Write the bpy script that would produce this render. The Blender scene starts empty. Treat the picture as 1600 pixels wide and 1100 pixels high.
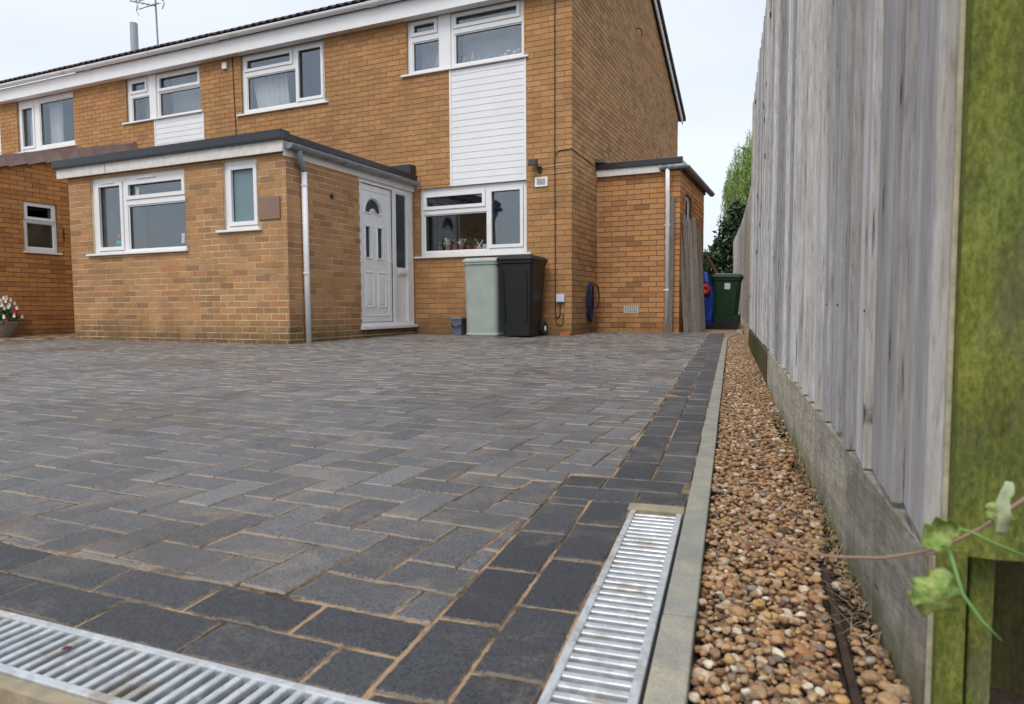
import bpy, math, random
import numpy as np
from mathutils import Vector, Matrix
random.seed(7); rng = np.random.default_rng(7)
scn = bpy.context.scene
C = scn.collection
PI = math.pi

# ------------------------------------------------------------------ camera, world, sun, exposure
cd = bpy.data.cameras.new('camera'); cam = bpy.data.objects.new('camera', cd); C.objects.link(cam)
CAM = Vector((0, 0, 0.37))
cam.matrix_world = Matrix(((0.9142, -0.02125, 0.40471, 0), (0.40523, 0.0607, -0.9122, 0), (-0.00518, 0.99793, 0.0641, 0.37), (0, 0, 0, 1)))
cd.sensor_width = 36; cd.lens = 24.0; cd.clip_start = 0.02; cd.clip_end = 2000
cd.dof.use_dof = True; cd.dof.focus_distance = 3.4; cd.dof.aperture_fstop = 7.5
scn.camera = cam

SUN_EL, SUN_AZ = math.radians(58), math.radians(35)      # high, soft, from behind the left shoulder
w = bpy.data.worlds.new('World'); scn.world = w; w.use_nodes = True
nt = w.node_tree; nt.nodes.clear()
def wn(t, **k):
    n = nt.nodes.new(t)
    for a, b in k.items(): setattr(n, a, b)
    return n
sky = wn('ShaderNodeTexSky', sky_type='NISHITA', sun_disc=False, sun_elevation=SUN_EL, sun_rotation=math.radians(200), air_density=1.0, dust_density=3.0, ozone_density=1.0)
bg1 = wn('ShaderNodeBackground'); bg1.inputs['Strength'].default_value = 0.05
nt.links.new(sky.outputs[0], bg1.inputs[0])
# overcast cloud deck over the blue: pale grey white with slow soft variation
tc = wn('ShaderNodeTexCoord'); mp = wn('ShaderNodeMapping'); mp.inputs['Scale'].default_value = (1.2, 1.2, 3.0)
nz = wn('ShaderNodeTexNoise'); nz.inputs['Scale'].default_value = 2.4; nz.inputs['Detail'].default_value = 5; nz.inputs['Roughness'].default_value = 0.45
cr = wn('ShaderNodeValToRGB'); cr.color_ramp.elements[0].position = 0.3; cr.color_ramp.elements[0].color = (0.76, 0.80, 0.87, 1)
cr.color_ramp.elements[1].position = 0.72; cr.color_ramp.elements[1].color = (0.92, 0.94, 0.965, 1)
nt.links.new(tc.outputs['Generated'], mp.inputs[0]); nt.links.new(mp.outputs[0], nz.inputs[0]); nt.links.new(nz.outputs['Fac'], cr.inputs[0])
bg2 = wn('ShaderNodeBackground'); bg2.inputs['Strength'].default_value = 0.83
nt.links.new(cr.outputs[0], bg2.inputs[0])
mx = wn('ShaderNodeAddShader'); out = wn('ShaderNodeOutputWorld')
nt.links.new(bg1.outputs[0], mx.inputs[0]); nt.links.new(bg2.outputs[0], mx.inputs[1]); nt.links.new(mx.outputs[0], out.inputs[0])

sl = bpy.data.lights.new('sun', 'SUN'); sl.energy = 1.35; sl.angle = math.radians(25); sl.color = (1, 0.96, 0.9)
so = bpy.data.objects.new('sun', sl); C.objects.link(so)
sdir = Vector((0.02, -0.62, 0.85)).normalized()          # towards the sun: behind the camera
so.rotation_euler = sdir.to_track_quat('Z', 'Y').to_euler(); so.location = (0, -5, 20)
scn.view_settings.view_transform = 'Standard'; scn.view_settings.look = 'None'
scn.view_settings.exposure = 0.15; scn.view_settings.gamma = 1.0; scn.view_settings.use_curve_mapping = False
scn.render.engine = 'CYCLES'
try:
    scn.cycles.max_bounces = 7; scn.cycles.transparent_max_bounces = 12; scn.cycles.use_denoising = True
    scn.cycles.caustics_reflective = False; scn.cycles.caustics_refractive = False
except Exception: pass

# ------------------------------------------------------------------ frames of reference
K = Vector((-0.106, 0.9944, 0)).normalized(); N = Vector((K.y, -K.x, 0))    # along the kerb, across it
G0, GS = -0.09, 0.0095
def gz(x, y): return G0 + GS * (x * K.x + y * K.y)
def L2W(l, a, z=0.0): return Vector((N.x*l + K.x*a, N.y*l + K.y*a, G0 + GS*a + z))
def lat(x, y): return x*N.x + y*N.y
def alo(x, y): return x*K.x + y*K.y
XC, YF, XP, YA, XPL, YE, XE = -3.02, 8.8, -5.49, 6.11, -9.24, 9.985, -1.80
XPARTY = -9.24; XN = -11.41

# ------------------------------------------------------------------ materials
def mat(name, base=(.5,.5,.5), rough=.6, metal=0.0, spec=0.5):
    m = bpy.data.materials.new(name); m.use_nodes = True
    b = m.node_tree.nodes['Principled BSDF']
    b.inputs['Base Color'].default_value = (*base, 1); b.inputs['Roughness'].default_value = rough
    b.inputs['Metallic'].default_value = metal; b.inputs['Specular IOR Level'].default_value = spec
    return m
class NB:
    """small node builder on a material"""
    def __init__(s, m): s.m = m; s.t = m.node_tree; s.b = s.t.nodes['Principled BSDF']
    def n(s, t, **k):
        x = s.t.nodes.new(t)
        for a, b in k.items(): setattr(x, a, b)
        return x
    def l(s, a, b): s.t.links.new(a, b)
    def geo(s): return s.n('ShaderNodeNewGeometry')
    def pos(s, scale=(1,1,1), obj=False, rnd=False):
        mp = s.n('ShaderNodeMapping'); mp.inputs['Scale'].default_value = scale
        if obj: s.l(s.n('ShaderNodeTexCoord').outputs['Object'], mp.inputs[0])
        else: s.l(s.geo().outputs['Position'], mp.inputs[0])
        if rnd:
            oi = s.rand(); ml = s.n('ShaderNodeVectorMath', operation='SCALE'); ml.inputs[0].default_value = (37, 91, 53)
            s.l(oi, ml.inputs['Scale']); s.l(ml.outputs[0], mp.inputs['Location'])
        return mp.outputs[0]
    def noise(s, vec, scale, detail=4, rough=.55, dist=0.0):
        x = s.n('ShaderNodeTexNoise'); x.inputs['Scale'].default_value = scale; x.inputs['Detail'].default_value = detail
        x.inputs['Roughness'].default_value = rough; x.inputs['Distortion'].default_value = dist; s.l(vec, x.inputs['Vector']); return x.outputs['Fac']
    def vor(s, vec, scale, feature='F1', out='Distance'):
        x = s.n('ShaderNodeTexVoronoi', feature=feature); x.inputs['Scale'].default_value = scale; s.l(vec, x.inputs['Vector']); return x.outputs[out]
    def rand(s):
        oi = s.n('ShaderNodeObjectInfo').outputs['Random']; ri = s.geo().outputs['Random Per Island']
        return s.math('FRACT', s.math('ADD', oi, ri))
    def math(s, op, a, b=None, clamp=False):
        x = s.n('ShaderNodeMath', operation=op); x.use_clamp = clamp
        for i, v in enumerate((a, b)):
            if v is None: continue
            if isinstance(v, (int, float)): x.inputs[i].default_value = v
            else: s.l(v, x.inputs[i])
        return x.outputs[0]
    def ramp(s, fac, stops, interp='LINEAR'):
        x = s.n('ShaderNodeValToRGB'); cr = x.color_ramp; cr.interpolation = interp
        while len(cr.elements) < len(stops): cr.elements.new(.5)
        for e, (p, c) in zip(cr.elements, stops):
            e.position = p; e.color = (*(c if isinstance(c, tuple) else (c, c, c)), 1)
        s.l(fac, x.inputs[0]); return x.outputs[0]
    def mix(s, fac, a, b, mode='MIX'):
        x = s.n('ShaderNodeMix', data_type='RGBA', blend_type=mode)
        if isinstance(fac, (int, float)): x.inputs[0].default_value = fac
        else: s.l(fac, x.inputs[0])
        for i, v in ((6, a), (7, b)):
            if isinstance(v, tuple): x.inputs[i].default_value = (*v, 1)
            else: s.l(v, x.inputs[i])
        return x.outputs[2]
    def col(s, c): s.l(c, s.b.inputs['Base Color'])
    def rough(s, r): s.l(r, s.b.inputs['Roughness'])
    def bump(s, h, dist=.002, strength=1.0):
        x = s.n('ShaderNodeBump'); x.inputs['Distance'].default_value = dist; x.inputs['Strength'].default_value = strength
        s.l(h, x.inputs['Height']); s.l(x.outputs[0], s.b.inputs['Normal'])
    def sep(s, vec):
        x = s.n('ShaderNodeSeparateXYZ'); s.l(vec, x.inputs[0]); return x.outputs

def brick_mat(name, stops, stain=.35, damp=1.0):
    m = mat(name, rough=.85, spec=.3); b = NB(m)
    r = b.rand(); p = b.pos()
    base = b.mix(1, b.ramp(r, stops), (1.03, .94, .87), 'MULTIPLY')
    n1 = b.noise(p, 42, 4, .6); n2 = b.noise(p, 2.2, 4, .55); n3 = b.noise(p, 230, 3, .6)
    c = b.mix(b.ramp(n1, [(.3, 0.0), (.7, .75)]), base, b.mix(1, base, (.74, .66, .56), 'MULTIPLY'))
    c = b.mix(b.ramp(n3, [(.35, 0.0), (.75, .35)]), c, b.mix(1, c, (.55, .5, .45), 'MULTIPLY'))
    c = b.mix(b.math('MULTIPLY', b.ramp(n2, [(.42, 0.0), (.72, 1.0)]), stain), c, (.16, .10, .045))
    # rising damp and algae near the ground, broken up by noise
    z = b.sep(b.geo().outputs['Position'])[2]
    h = b.math('ADD', z, b.math('MULTIPLY', b.noise(b.pos((1, 1, .35)), 2.6, 5, .6), .9))
    d = b.math('MULTIPLY', b.ramp(h, [(.42, 1.0), (.78, 0.0)]), damp * .62)
    c = b.mix(d, c, b.ramp(b.noise(p, 9, 4), [(.4, (.042, .032, .016)), (.62, (.085, .08, .028))]))
    b.col(c); b.bump(b.noise(p, 160, 4, .7), .0025, .6)
    return m
B_FACADE = brick_mat('golden_brick', [(0, (.45,.265,.125)), (.3, (.53,.315,.145)), (.6, (.575,.355,.165)), (.85, (.545,.315,.14)), (.96, (.53,.275,.13)), (1, (.45,.26,.14))], .32)
B_PORCH = brick_mat('buff_brown_brick', [(0, (.36,.225,.13)), (.2, (.45,.28,.145)), (.5, (.52,.325,.165)), (.75, (.57,.37,.19)), (.93, (.53,.295,.145)), (1, (.50,.27,.135))], .3, 1.1)
B_GABLE = brick_mat('weathered_gable_brick', [(0, (.36,.23,.12)), (.4, (.50,.325,.165)), (.75, (.57,.37,.185)), (1, (.50,.27,.13))], .35, 1.0)
B_EXT = brick_mat('orange_buff_brick', [(0, (.36,.20,.11)), (.2, (.52,.30,.15)), (.5, (.62,.38,.18)), (.8, (.62,.355,.16)), (1, (.50,.25,.11))], .1, .6)
B_NBR = brick_mat('deep_orange_brick', [(0, (.42,.20,.085)), (.4, (.60,.30,.115)), (.8, (.66,.345,.13)), (1, (.52,.235,.09))], .15, .7)
B_TERRA = mat('terracotta', (.45, .13, .06), .8)

def simple(name, base, rough=.6, metal=0, var=.25, scale=8, bump=0.0, bscale=60, spec=.5, obj=False):
    m = mat(name, base, rough, metal, spec); b = NB(m); p = b.pos(obj=obj)
    dark = tuple(x * (1 - var) for x in base); light = tuple(min(1, x * (1 + var * .5)) for x in base)
    b.col(b.ramp(b.noise(p, scale, 5, .6), [(.3, dark), (.7, light)]))
    if bump: b.bump(b.noise(p, bscale, 4, .6), bump)
    return m
M_MORT_F = simple('mortar_brown', (.34, .24, .145), .95, var=.35, scale=6, bump=.003)
M_MORT_P = simple('mortar_tan', (.72, .58, .40), .95, var=.45, scale=3, bump=.003)
M_MORT_E = simple('mortar_dark', (.20, .12, .065), .95, var=.3, scale=6, bump=.003)
M_UPVC = simple('white_upvc', (.84, .845, .85), .32, var=.05, scale=5)
M_UPVC2 = simple('white_cladding_plastic', (.82, .83, .84), .35, var=.05, scale=3)
M_GASKET = mat('black_gasket', (.015, .015, .015), .6)
M_PAINT = simple('flaking_white_paint', (.72, .70, .66), .6, var=.16, scale=14, bump=.001)
M_SILLEND = simple('cement_fillet', (.35, .27, .16), .9)
M_BLACKTRIM = simple('black_roof_trim', (.022, .026, .034), .35, var=.2, scale=3)
M_GUTGREY = simple('grey_gutter_plastic', (.25, .27, .30), .38, var=.25, scale=9)
M_PIPE = simple('pale_grey_downpipe', (.88, .89, .90), .5, var=.08, scale=7)
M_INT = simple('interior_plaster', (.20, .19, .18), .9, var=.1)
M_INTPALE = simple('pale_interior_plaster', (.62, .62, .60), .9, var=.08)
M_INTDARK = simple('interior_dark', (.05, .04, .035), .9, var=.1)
M_CURTAIN = simple('net_curtain', (.70, .70, .70), .9, var=.15, scale=20)
M_BLACKPL = simple('black_plastic', (.006, .007, .009), .45, var=.25, scale=6)
M_RUBBER = mat('rubber', (.02, .02, .02), .8)
M_GREENPL = simple('dark_green_plastic', (.010, .050, .016), .38, var=.25, scale=5)
M_SAGE = simple('pale_sage_plastic', (.38, .44, .40), .5, var=.14, scale=5)
M_CADDY = simple('slate_grey_plastic', (.13, .15, .20), .5, var=.15, scale=6)
M_NAVY = simple('navy_hose_rubber', (.012, .022, .085), .4, var=.3, scale=20)
M_BLUE = simple('blue_plastic_sheet', (.015, .06, .42), .35, var=.4, scale=9, bump=.01, bscale=14)
M_RED = simple('red_plastic', (.55, .03, .02), .4, var=.2)
M_METER = mat('meter_box_white', (.66, .74, .82), .4)
M_CABLE = mat('cable_black', (.02, .016, .014), .6)
M_CABLEW = mat('cable_white', (.6, .58, .52), .6)
M_BRASS = mat('brass_tap', (.45, .32, .13), .35, 1)
M_STEEL = simple('aerial_aluminium', (.30, .30, .31), .45, .6, var=.2)
M_FLUE = simple('flue_grey', (.42, .44, .47), .5, var=.1)
M_STONE = simple('stone_block', (.42, .34, .22), .9, var=.3, scale=12, bump=.004)
M_POT = simple('pot_stone', (.30, .27, .21), .9, var=.35, scale=10, bump=.004)
M_SOIL = simple('garden_soil', (.055, .036, .022), .95, var=.5, scale=18, bump=.01, bscale=50)
M_TIMBER = simple('brown_timber', (.20, .12, .06), .85, var=.3, scale=12)
M_TILEDK = simple('dark_roof_tile', (.060, .042, .042), .8, var=.3, scale=5, bump=.003)
M_TILEBR = simple('brown_verge_tile', (.34, .245, .22), .8, var=.2, scale=4, bump=.002)
M_PLAQUE = simple('brown_slate_plaque', (.26, .165, .115), .7, var=.08)
M_CONC = simple('drain_concrete', (.34, .29, .20), .9, var=.3, scale=25, bump=.002, bscale=120)
M_CHAN = mat('channel_inside', (.016, .015, .013), .95)
M_GUTBR = simple('brown_grey_gutter', (.14, .11, .09), .5)
M_GREY = simple('vent_plastic', (.60, .56, .48), .6, var=.12)
M_PAPER = mat('white_paper', (.8, .8, .8), .8)
M_TEAL = mat('teal_toy', (.03, .28, .30), .5)
M_LEAFRED = mat('red_leaf', (.09, .012, .012), .6)

def white_gutter():
    m = mat('white_gutter_algae', rough=.4); b = NB(m); p = b.pos((.6, 1, 1))
    c = b.mix(b.ramp(b.noise(p, 3.0, 6, .65), [(.56, 0.0), (.70, .6)]), (.84, .85, .86), (.36, .37, .24))
    b.col(c); return m
M_GUTW = white_gutter()

def glass_mat(name, tint=.92, ior=3.1, frost=None):
    m = bpy.data.materials.new(name); m.use_nodes = True; t = m.node_tree; t.nodes.clear()
    o = t.nodes.new('ShaderNodeOutputMaterial'); g = t.nodes.new('ShaderNodeBsdfGlossy'); g.inputs['Roughness'].default_value = .02 if not frost else .22
    g.inputs['Color'].default_value = (.84, .92, 1, 1)
    fr = t.nodes.new('ShaderNodeFresnel'); fr.inputs['IOR'].default_value = ior
    # slight waviness of the sheet
    nz = t.nodes.new('ShaderNodeTexNoise'); nz.inputs['Scale'].default_value = 2.2 if not frost else 26
    geo = t.nodes.new('ShaderNodeNewGeometry'); bp = t.nodes.new('ShaderNodeBump'); bp.inputs['Distance'].default_value = .0015 if not frost else .004
    mp = t.nodes.new('ShaderNodeMapping'); mp.inputs['Scale'].default_value = (1, 1, 1) if not frost else (2.5, 2.5, .25)
    t.links.new(geo.outputs['Position'], mp.inputs[0]); t.links.new(mp.outputs[0], nz.inputs[0]); t.links.new(nz.outputs['Fac'], bp.inputs['Height']); t.links.new(bp.outputs[0], g.inputs['Normal'])
    if frost:
        tr = t.nodes.new('ShaderNodeBsdfPrincipled'); tr.inputs['Base Color'].default_value = (*frost, 1); tr.inputs['Roughness'].default_value = .35
        t.links.new(bp.outputs[0], tr.inputs['Normal'])
    else:
        tr = t.nodes.new('ShaderNodeBsdfTransparent'); tr.inputs['Color'].default_value = (tint, tint * 1.01, tint * 1.01, 1)
    ff = t.nodes.new('ShaderNodeMath'); ff.operation = 'MULTIPLY'; fb_ = t.nodes.new('ShaderNodeMath'); fb_.operation = 'SUBTRACT'; fb_.inputs[0].default_value = 1
    t.links.new(geo.outputs['Backfacing'], fb_.inputs[1]); t.links.new(fb_.outputs[0], ff.inputs[0]); t.links.new(fr.outputs[0], ff.inputs[1])
    mx = t.nodes.new('ShaderNodeMixShader'); t.links.new(ff.outputs[0], mx.inputs[0]); t.links.new(tr.outputs[0], mx.inputs[1]); t.links.new(g.outputs[0], mx.inputs[2])
    t.links.new(mx.outputs[0], o.inputs[0]); return m
M_GLASS = glass_mat('window_glass')
M_FROST = glass_mat('frosted_glass', frost=(.17, .25, .28))
M_DOORGL = glass_mat('dark_door_glass', frost=(.015, .035, .045))

def paver_mat(name, stops, sandy=.5, wet=.5):
    m = mat(name, rough=.6, spec=.5); b = NB(m); p = b.pos()
    base = b.ramp(b.rand(), stops)
    g1 = b.noise(p, 260, 5, .85); g2 = b.noise(p, 55, 6, .7); g3 = b.noise(p, 3.2, 4, .6)
    c = b.mix(b.ramp(g1, [(.40, 0.0), (.60, 1.0)]), b.mix(1, base, (1.25, 1.25, 1.25), 'MULTIPLY'), b.mix(1, base, (.30, .30, .32), 'MULTIPLY'))
    c = b.mix(b.ramp(g2, [(.4, 0.0), (.7, .35)]), c, b.mix(1, c, (1.55, 1.55, 1.5), 'MULTIPLY'))
    c = b.mix(b.ramp(b.vor(p, 150), [(.05, .6), (.13, 0.0)]), c, (.42, .40, .36))          # pale aggregate specks
    # swept jointing sand left on the faces in drifts
    at = b.n('ShaderNodeAttribute', attribute_name='edge'); fine = b.noise(p, 150, 4, .75); drift = b.noise(p, 5.5, 6, .68, .6)
    sand = b.math('MULTIPLY', b.ramp(drift, [(.50, 0.0), (.72, 1.0)]), b.ramp(fine, [(.40, .05), (.58, 1.0)]))
    e_ = b.math('ADD', b.math('MULTIPLY', b.math('POWER', at.outputs['Fac'], 2.6), .40), b.math('ADD', b.math('MULTIPLY', fine, .55), b.math('MULTIPLY', drift, .75)))
    sand = b.math('MAXIMUM', sand, b.ramp(e_, [(.93, 0.0), (1.13, .95)]), clamp=True)
    c = b.mix(b.math('MULTIPLY', sand, sandy), c, (.44, .345, .24))
    # damp patches
    dampm = b.ramp(b.noise(b.pos((1, 1, 1)), .9, 5, .6), [(.48, 0.0), (.62, 1.0)])
    c = b.mix(b.math('MULTIPLY', dampm, wet * .55), c, b.mix(1, c, (.5, .46, .44), 'MULTIPLY'))
    b.col(c)
    rr = b.mix(b.math('MULTIPLY', dampm, wet), b.ramp(g2, [(.3, .45), (.7, .68)]), (.2, .2, .2))
    b.rough(rr); b.bump(b.math('ADD', b.math('MULTIPLY', g1, .8), g2), .0035, .8)
    return m
P_FIELD = paver_mat('grey_block_paving', [(0, (.118,.121,.127)), (.3, (.148,.151,.158)), (.6, (.182,.186,.193)), (.88, (.135,.138,.143)), (1, (.23,.233,.238))], .62, .75)
P_DARK = paver_mat('charcoal_block_paving', [(0, (.046,.051,.060)), (.5, (.060,.065,.075)), (1, (.080,.086,.096))], .4, .25)

def sand_mat():
    m = mat('kiln_dried_sand', rough=.95, spec=.2); b = NB(m); p = b.pos()
    c = b.ramp(b.noise(p, 500, 3, .7), [(.3, (.30, .19, .11)), (.7, (.52, .37, .23))])
    c = b.mix(b.ramp(b.noise(p, 5.5, 5, .65), [(.42, 0.0), (.54, .92)]), c, (.045, .038, .032))
    b.col(c); b.bump(b.noise(p, 300, 3), .003); return m
M_SAND = sand_mat()

def galv():
    m = mat('galvanised_steel', (.62, .65, .68), .42, .45); b = NB(m); p = b.pos()
    c = b.ramp(b.vor(p, 60, out='Color'), [(.2, (.48, .51, .54)), (.8, (.62, .65, .67))])
    c = b.mix(b.ramp(b.noise(p, 16, 6, .7), [(.54, 0.0), (.68, .8)]), c, (.33, .27, .18))
    b.col(c); b.rough(b.ramp(b.noise(p, 30, 3), [(.3, .34), (.7, .55)])); return m
M_GALV = galv()

def kerb_mat():
    m = mat('edging_stone', rough=.85, spec=.3); b = NB(m); p = b.pos()
    c = b.ramp(b.noise(p, 11, 6, .65, .4), [(.30, (.25, .25, .225)), (.5, (.35, .335, .275)), (.68, (.50, .44, .30))])
    c = b.mix(b.ramp(b.rand(), [(0, 0.0), (1, .35)]), c, (.24, .27, .28))
    c = b.mix(b.ramp(b.noise(p, 300, 2), [(.4, 0.0), (.75, .5)]), c, (.14, .14, .12))
    b.col(c); b.bump(b.noise(p, 90, 5, .6), .0015); return m
M_KERB = kerb_mat()

def wood_mat(name, a, bcol, dark, moss=0.0, warm=0.25, knots=True, along=False):
    m = mat(name, rough=.9, spec=.2); b = NB(m)
    st = (1, .10, 1) if along else (1, 1, .085); st2 = (1, .05, 1) if along else (1, 1, .03)
    po = b.pos(st, rnd=True); pw = b.pos(st2, rnd=True); pp = b.pos(rnd=True)
    r = b.rand()
    g = b.noise(po, 170, 6, .75, .25); g2 = b.noise(pw, 30, 5, .65, .5); g3 = b.noise(b.pos((1, 1, .25), rnd=True), 14, 5, .65)
    c = b.ramp(g, [(.28, dark), (.44, bcol), (.62, a)])
    c = b.mix(b.ramp(g2, [(.38, 0.0), (.62, .85)]), c, b.mix(1, c, (.68, .665, .65), 'MULTIPLY'))
    c = b.mix(b.ramp(g3, [(.48, 0.0), (.66, .6)]), c, b.mix(1, c, (.94, .90, .83), 'MULTIPLY'))
    c = b.mix(b.ramp(r, [(0, 0.0), (1, warm)]), c, b.mix(1, c, (1.02, .94, .83), 'MULTIPLY'))
    c = b.mix(b.ramp(b.math('FRACT', b.math('MULTIPLY', r, 7.31)), [(0, 0.0), (.4, .05), (.7, .55), (1, 1.0)]), c, b.mix(1, c, (.50, .51, .54), 'MULTIPLY'))
    # thin black drying cracks along the grain
    ck = b.noise(b.pos((1, 1, .02) if not along else (1, .02, 1), rnd=True), 120, 3, .6)
    c = b.mix(b.ramp(ck, [(.30, .85), (.345, 0.0)]), c, (.05, .045, .04))
    if knots:
        sp = b.sep(b.pos((1, 1, .30), rnd=True)); cx_ = b.n('ShaderNodeCombineXYZ'); b.l(sp[1], cx_.inputs[0]); b.l(sp[2], cx_.inputs[1])
        vx = b.n('ShaderNodeTexVoronoi', voronoi_dimensions='2D'); vx.inputs['Scale'].default_value = 7.0; b.l(cx_.outputs[0], vx.inputs['Vector']); kv = vx.outputs['Distance']
        kk = b.ramp(b.math('ADD', kv, b.math('MULTIPLY', b.noise(pp, 70, 3), .05)), [(.055, 1.0), (.078, 0.0)])
        ring = b.ramp(kv, [(.10, .6), (.24, 0.0)])
        c = b.mix(ring, c, b.mix(1, c, (.72, .68, .64), 'MULTIPLY')); c = b.mix(kk, c, (.045, .038, .034))
    z = b.sep(b.geo().outputs['Position'])[2]
    blot = b.noise(b.pos((1, 1, .5)), 5, 5, .6)
    if moss > 0:
        fine = b.noise(b.pos((1, 1, .45)), 190, 5, .8); soft = b.noise(b.pos((1, 1, .5)), 22, 5, .65); big = b.noise(b.pos((1, 1, .6)), 7, 3, .5)
        mc = b.ramp(b.math('ADD', b.math('MULTIPLY', fine, .6), b.math('MULTIPLY', soft, .4)), [(.33, (.045, .056, .012)), (.48, (.12, .15, .028)), (.62, (.25, .285, .075))])
        mc = b.mix(b.ramp(big, [(.35, 0.0), (.65, .5)]), mc, b.mix(1, mc, (1.15, 1.0, .55), 'MULTIPLY'))
        c = b.mix(b.math('MULTIPLY', b.ramp(soft, [(.30, moss*.8), (.55, moss)]), b.ramp(b.noise(b.pos((1, 1, .35)), 11, 4, .6), [(.34, .35), (.46, 1.0)])), c, mc)
        b.bump(fine, .003, .8)
    else:
        h = b.math('ADD', z, b.math('MULTIPLY', blot, .22))
        c = b.mix(b.ramp(h, [(.02, .75), (.10, 0.0)]), c, (.12, .13, .055))
        if along: c = b.mix(b.ramp(b.noise(b.pos((1, 1.6, .5)), 16, 6, .7), [(.45, 0.0), (.62, .7)]), c, b.mix(1, c, (.66, .60, .48), 'MULTIPLY'))
        b.bump(b.math('ADD', g, b.math('MULTIPLY', g2, .8)), .004, .8)
    b.col(c)
    return m
M_FENCE = wood_mat('weathered_grey_timber', (.86, .865, .87), (.68, .68, .68), (.32, .31, .30))
M_FENCEW = wood_mat('weathered_tan_timber', (.80, .68, .54), (.60, .48, .35), (.28, .2, .15), warm=.6)
M_GRAVB = wood_mat('silver_gravel_board', (.72, .70, .62), (.55, .53, .46), (.27, .25, .20), knots=False, along=True, warm=.5)
M_MOSS = wood_mat('mossy_green_timber', (.30, .29, .22), (.18, .17, .12), (.07, .07, .04), moss=.97, knots=False)
M_ENDG = simple('pale_end_grain', (.50, .47, .33), .9, var=.35, scale=60)
M_MOSSB = wood_mat('mossy_brown_timber', (.15, .11, .06), (.09, .065, .035), (.04, .03, .02), moss=.25, knots=False)
M_OLDW = wood_mat('old_pallet_wood', (.36, .33, .29), (.22, .19, .16), (.08, .065, .05), warm=.4)

def pebble_mat():
    m = mat('river_pebbles', rough=.7, spec=.35); b = NB(m); p = b.pos()
    c = b.ramp(b.rand(), [(0, (.13,.08,.06)), (.10, (.34,.20,.115)), (.25, (.54,.34,.17)), (.38, (.27,.185,.14)), (.50, (.58,.40,.24)), (.60, (.62,.39,.17)), (.70, (.24,.215,.20)), (.78, (.72,.62,.47)), (.86, (.50,.25,.11)), (.93, (.60,.44,.28)), (1, (.88,.83,.74))])
    c = b.mix(1, c, (.97, .94, .88), 'MULTIPLY'); c = b.mix(b.ramp(b.noise(p, 130, 5, .7), [(.35, 0.0), (.65, .85)]), c, b.mix(1, c, (.5, .45, .42), 'MULTIPLY'))
    b.col(c); b.bump(b.noise(p, 320, 4), .0008); return m
M_PEB = pebble_mat()
def leaf_mat(name, stops, rough=.5, trans=.3):
    m = mat(name, rough=rough); b = NB(m)
    b.col(b.ramp(b.rand(), stops)); return m
M_WILLOW = leaf_mat('willow_leaf', [(0, (.13,.24,.035)), (.5, (.22,.38,.06)), (1, (.36,.50,.12))])
M_LAUREL = leaf_mat('laurel_leaf', [(0, (.010,.025,.010)), (.6, (.022,.050,.016)), (.9, (.04,.085,.022)), (1, (.09,.14,.04))], .4)
M_SHRUB = leaf_mat('shrub_leaf', [(0, (.02,.05,.012)), (.6, (.045,.11,.025)), (1, (.10,.18,.05))])
M_BARK = simple('bark', (.10, .08, .06), .9, bump=.01)
M_GRASS = leaf_mat('grass_blade', [(0, (.10,.16,.03)), (.4, (.16,.22,.05)), (.6, (.33,.27,.14)), (1, (.42,.33,.19))], .7)
M_DRY = leaf_mat('dry_stalk', [(0, (.22,.15,.08)), (.5, (.36,.27,.16)), (1, (.48,.38,.24))], .8)
M_WHITEFL = mat('white_petal', (.80, .78, .70), .6)
M_REDFL = mat('crimson_petal', (.60, .015, .10), .5)
M_BRAMST = mat('bramble_stem', (.28, .17, .12), .6)
def bramble_leaf_mat():
    m = mat('bramble_leaf', rough=.75, spec=.3); b = NB(m); p = b.pos()
    c = b.ramp(b.noise(p, 60, 5, .7), [(.30, (.07, .17, .05)), (.48, (.20, .30, .07)), (.62, (.38, .42, .15)), (.74, (.58, .40, .30))])
    b.col(c); b.bump(b.noise(p, 240, 4), .0012); return m
M_BRAMLF = bramble_leaf_mat()
M_BRAMLF2 = simple('pale_leaf_underside', (.40, .47, .27), .7, var=.3, scale=60)
M_GSTEM = mat('green_stem', (.16, .32, .08), .5)
M_GROUND = simple('far_ground', (.06, .06, .055), .95, var=.3, scale=.6)
M_PATHN = simple('pinkish_path', (.34, .25, .18), .9, var=.25, scale=6, bump=.004)

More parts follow.
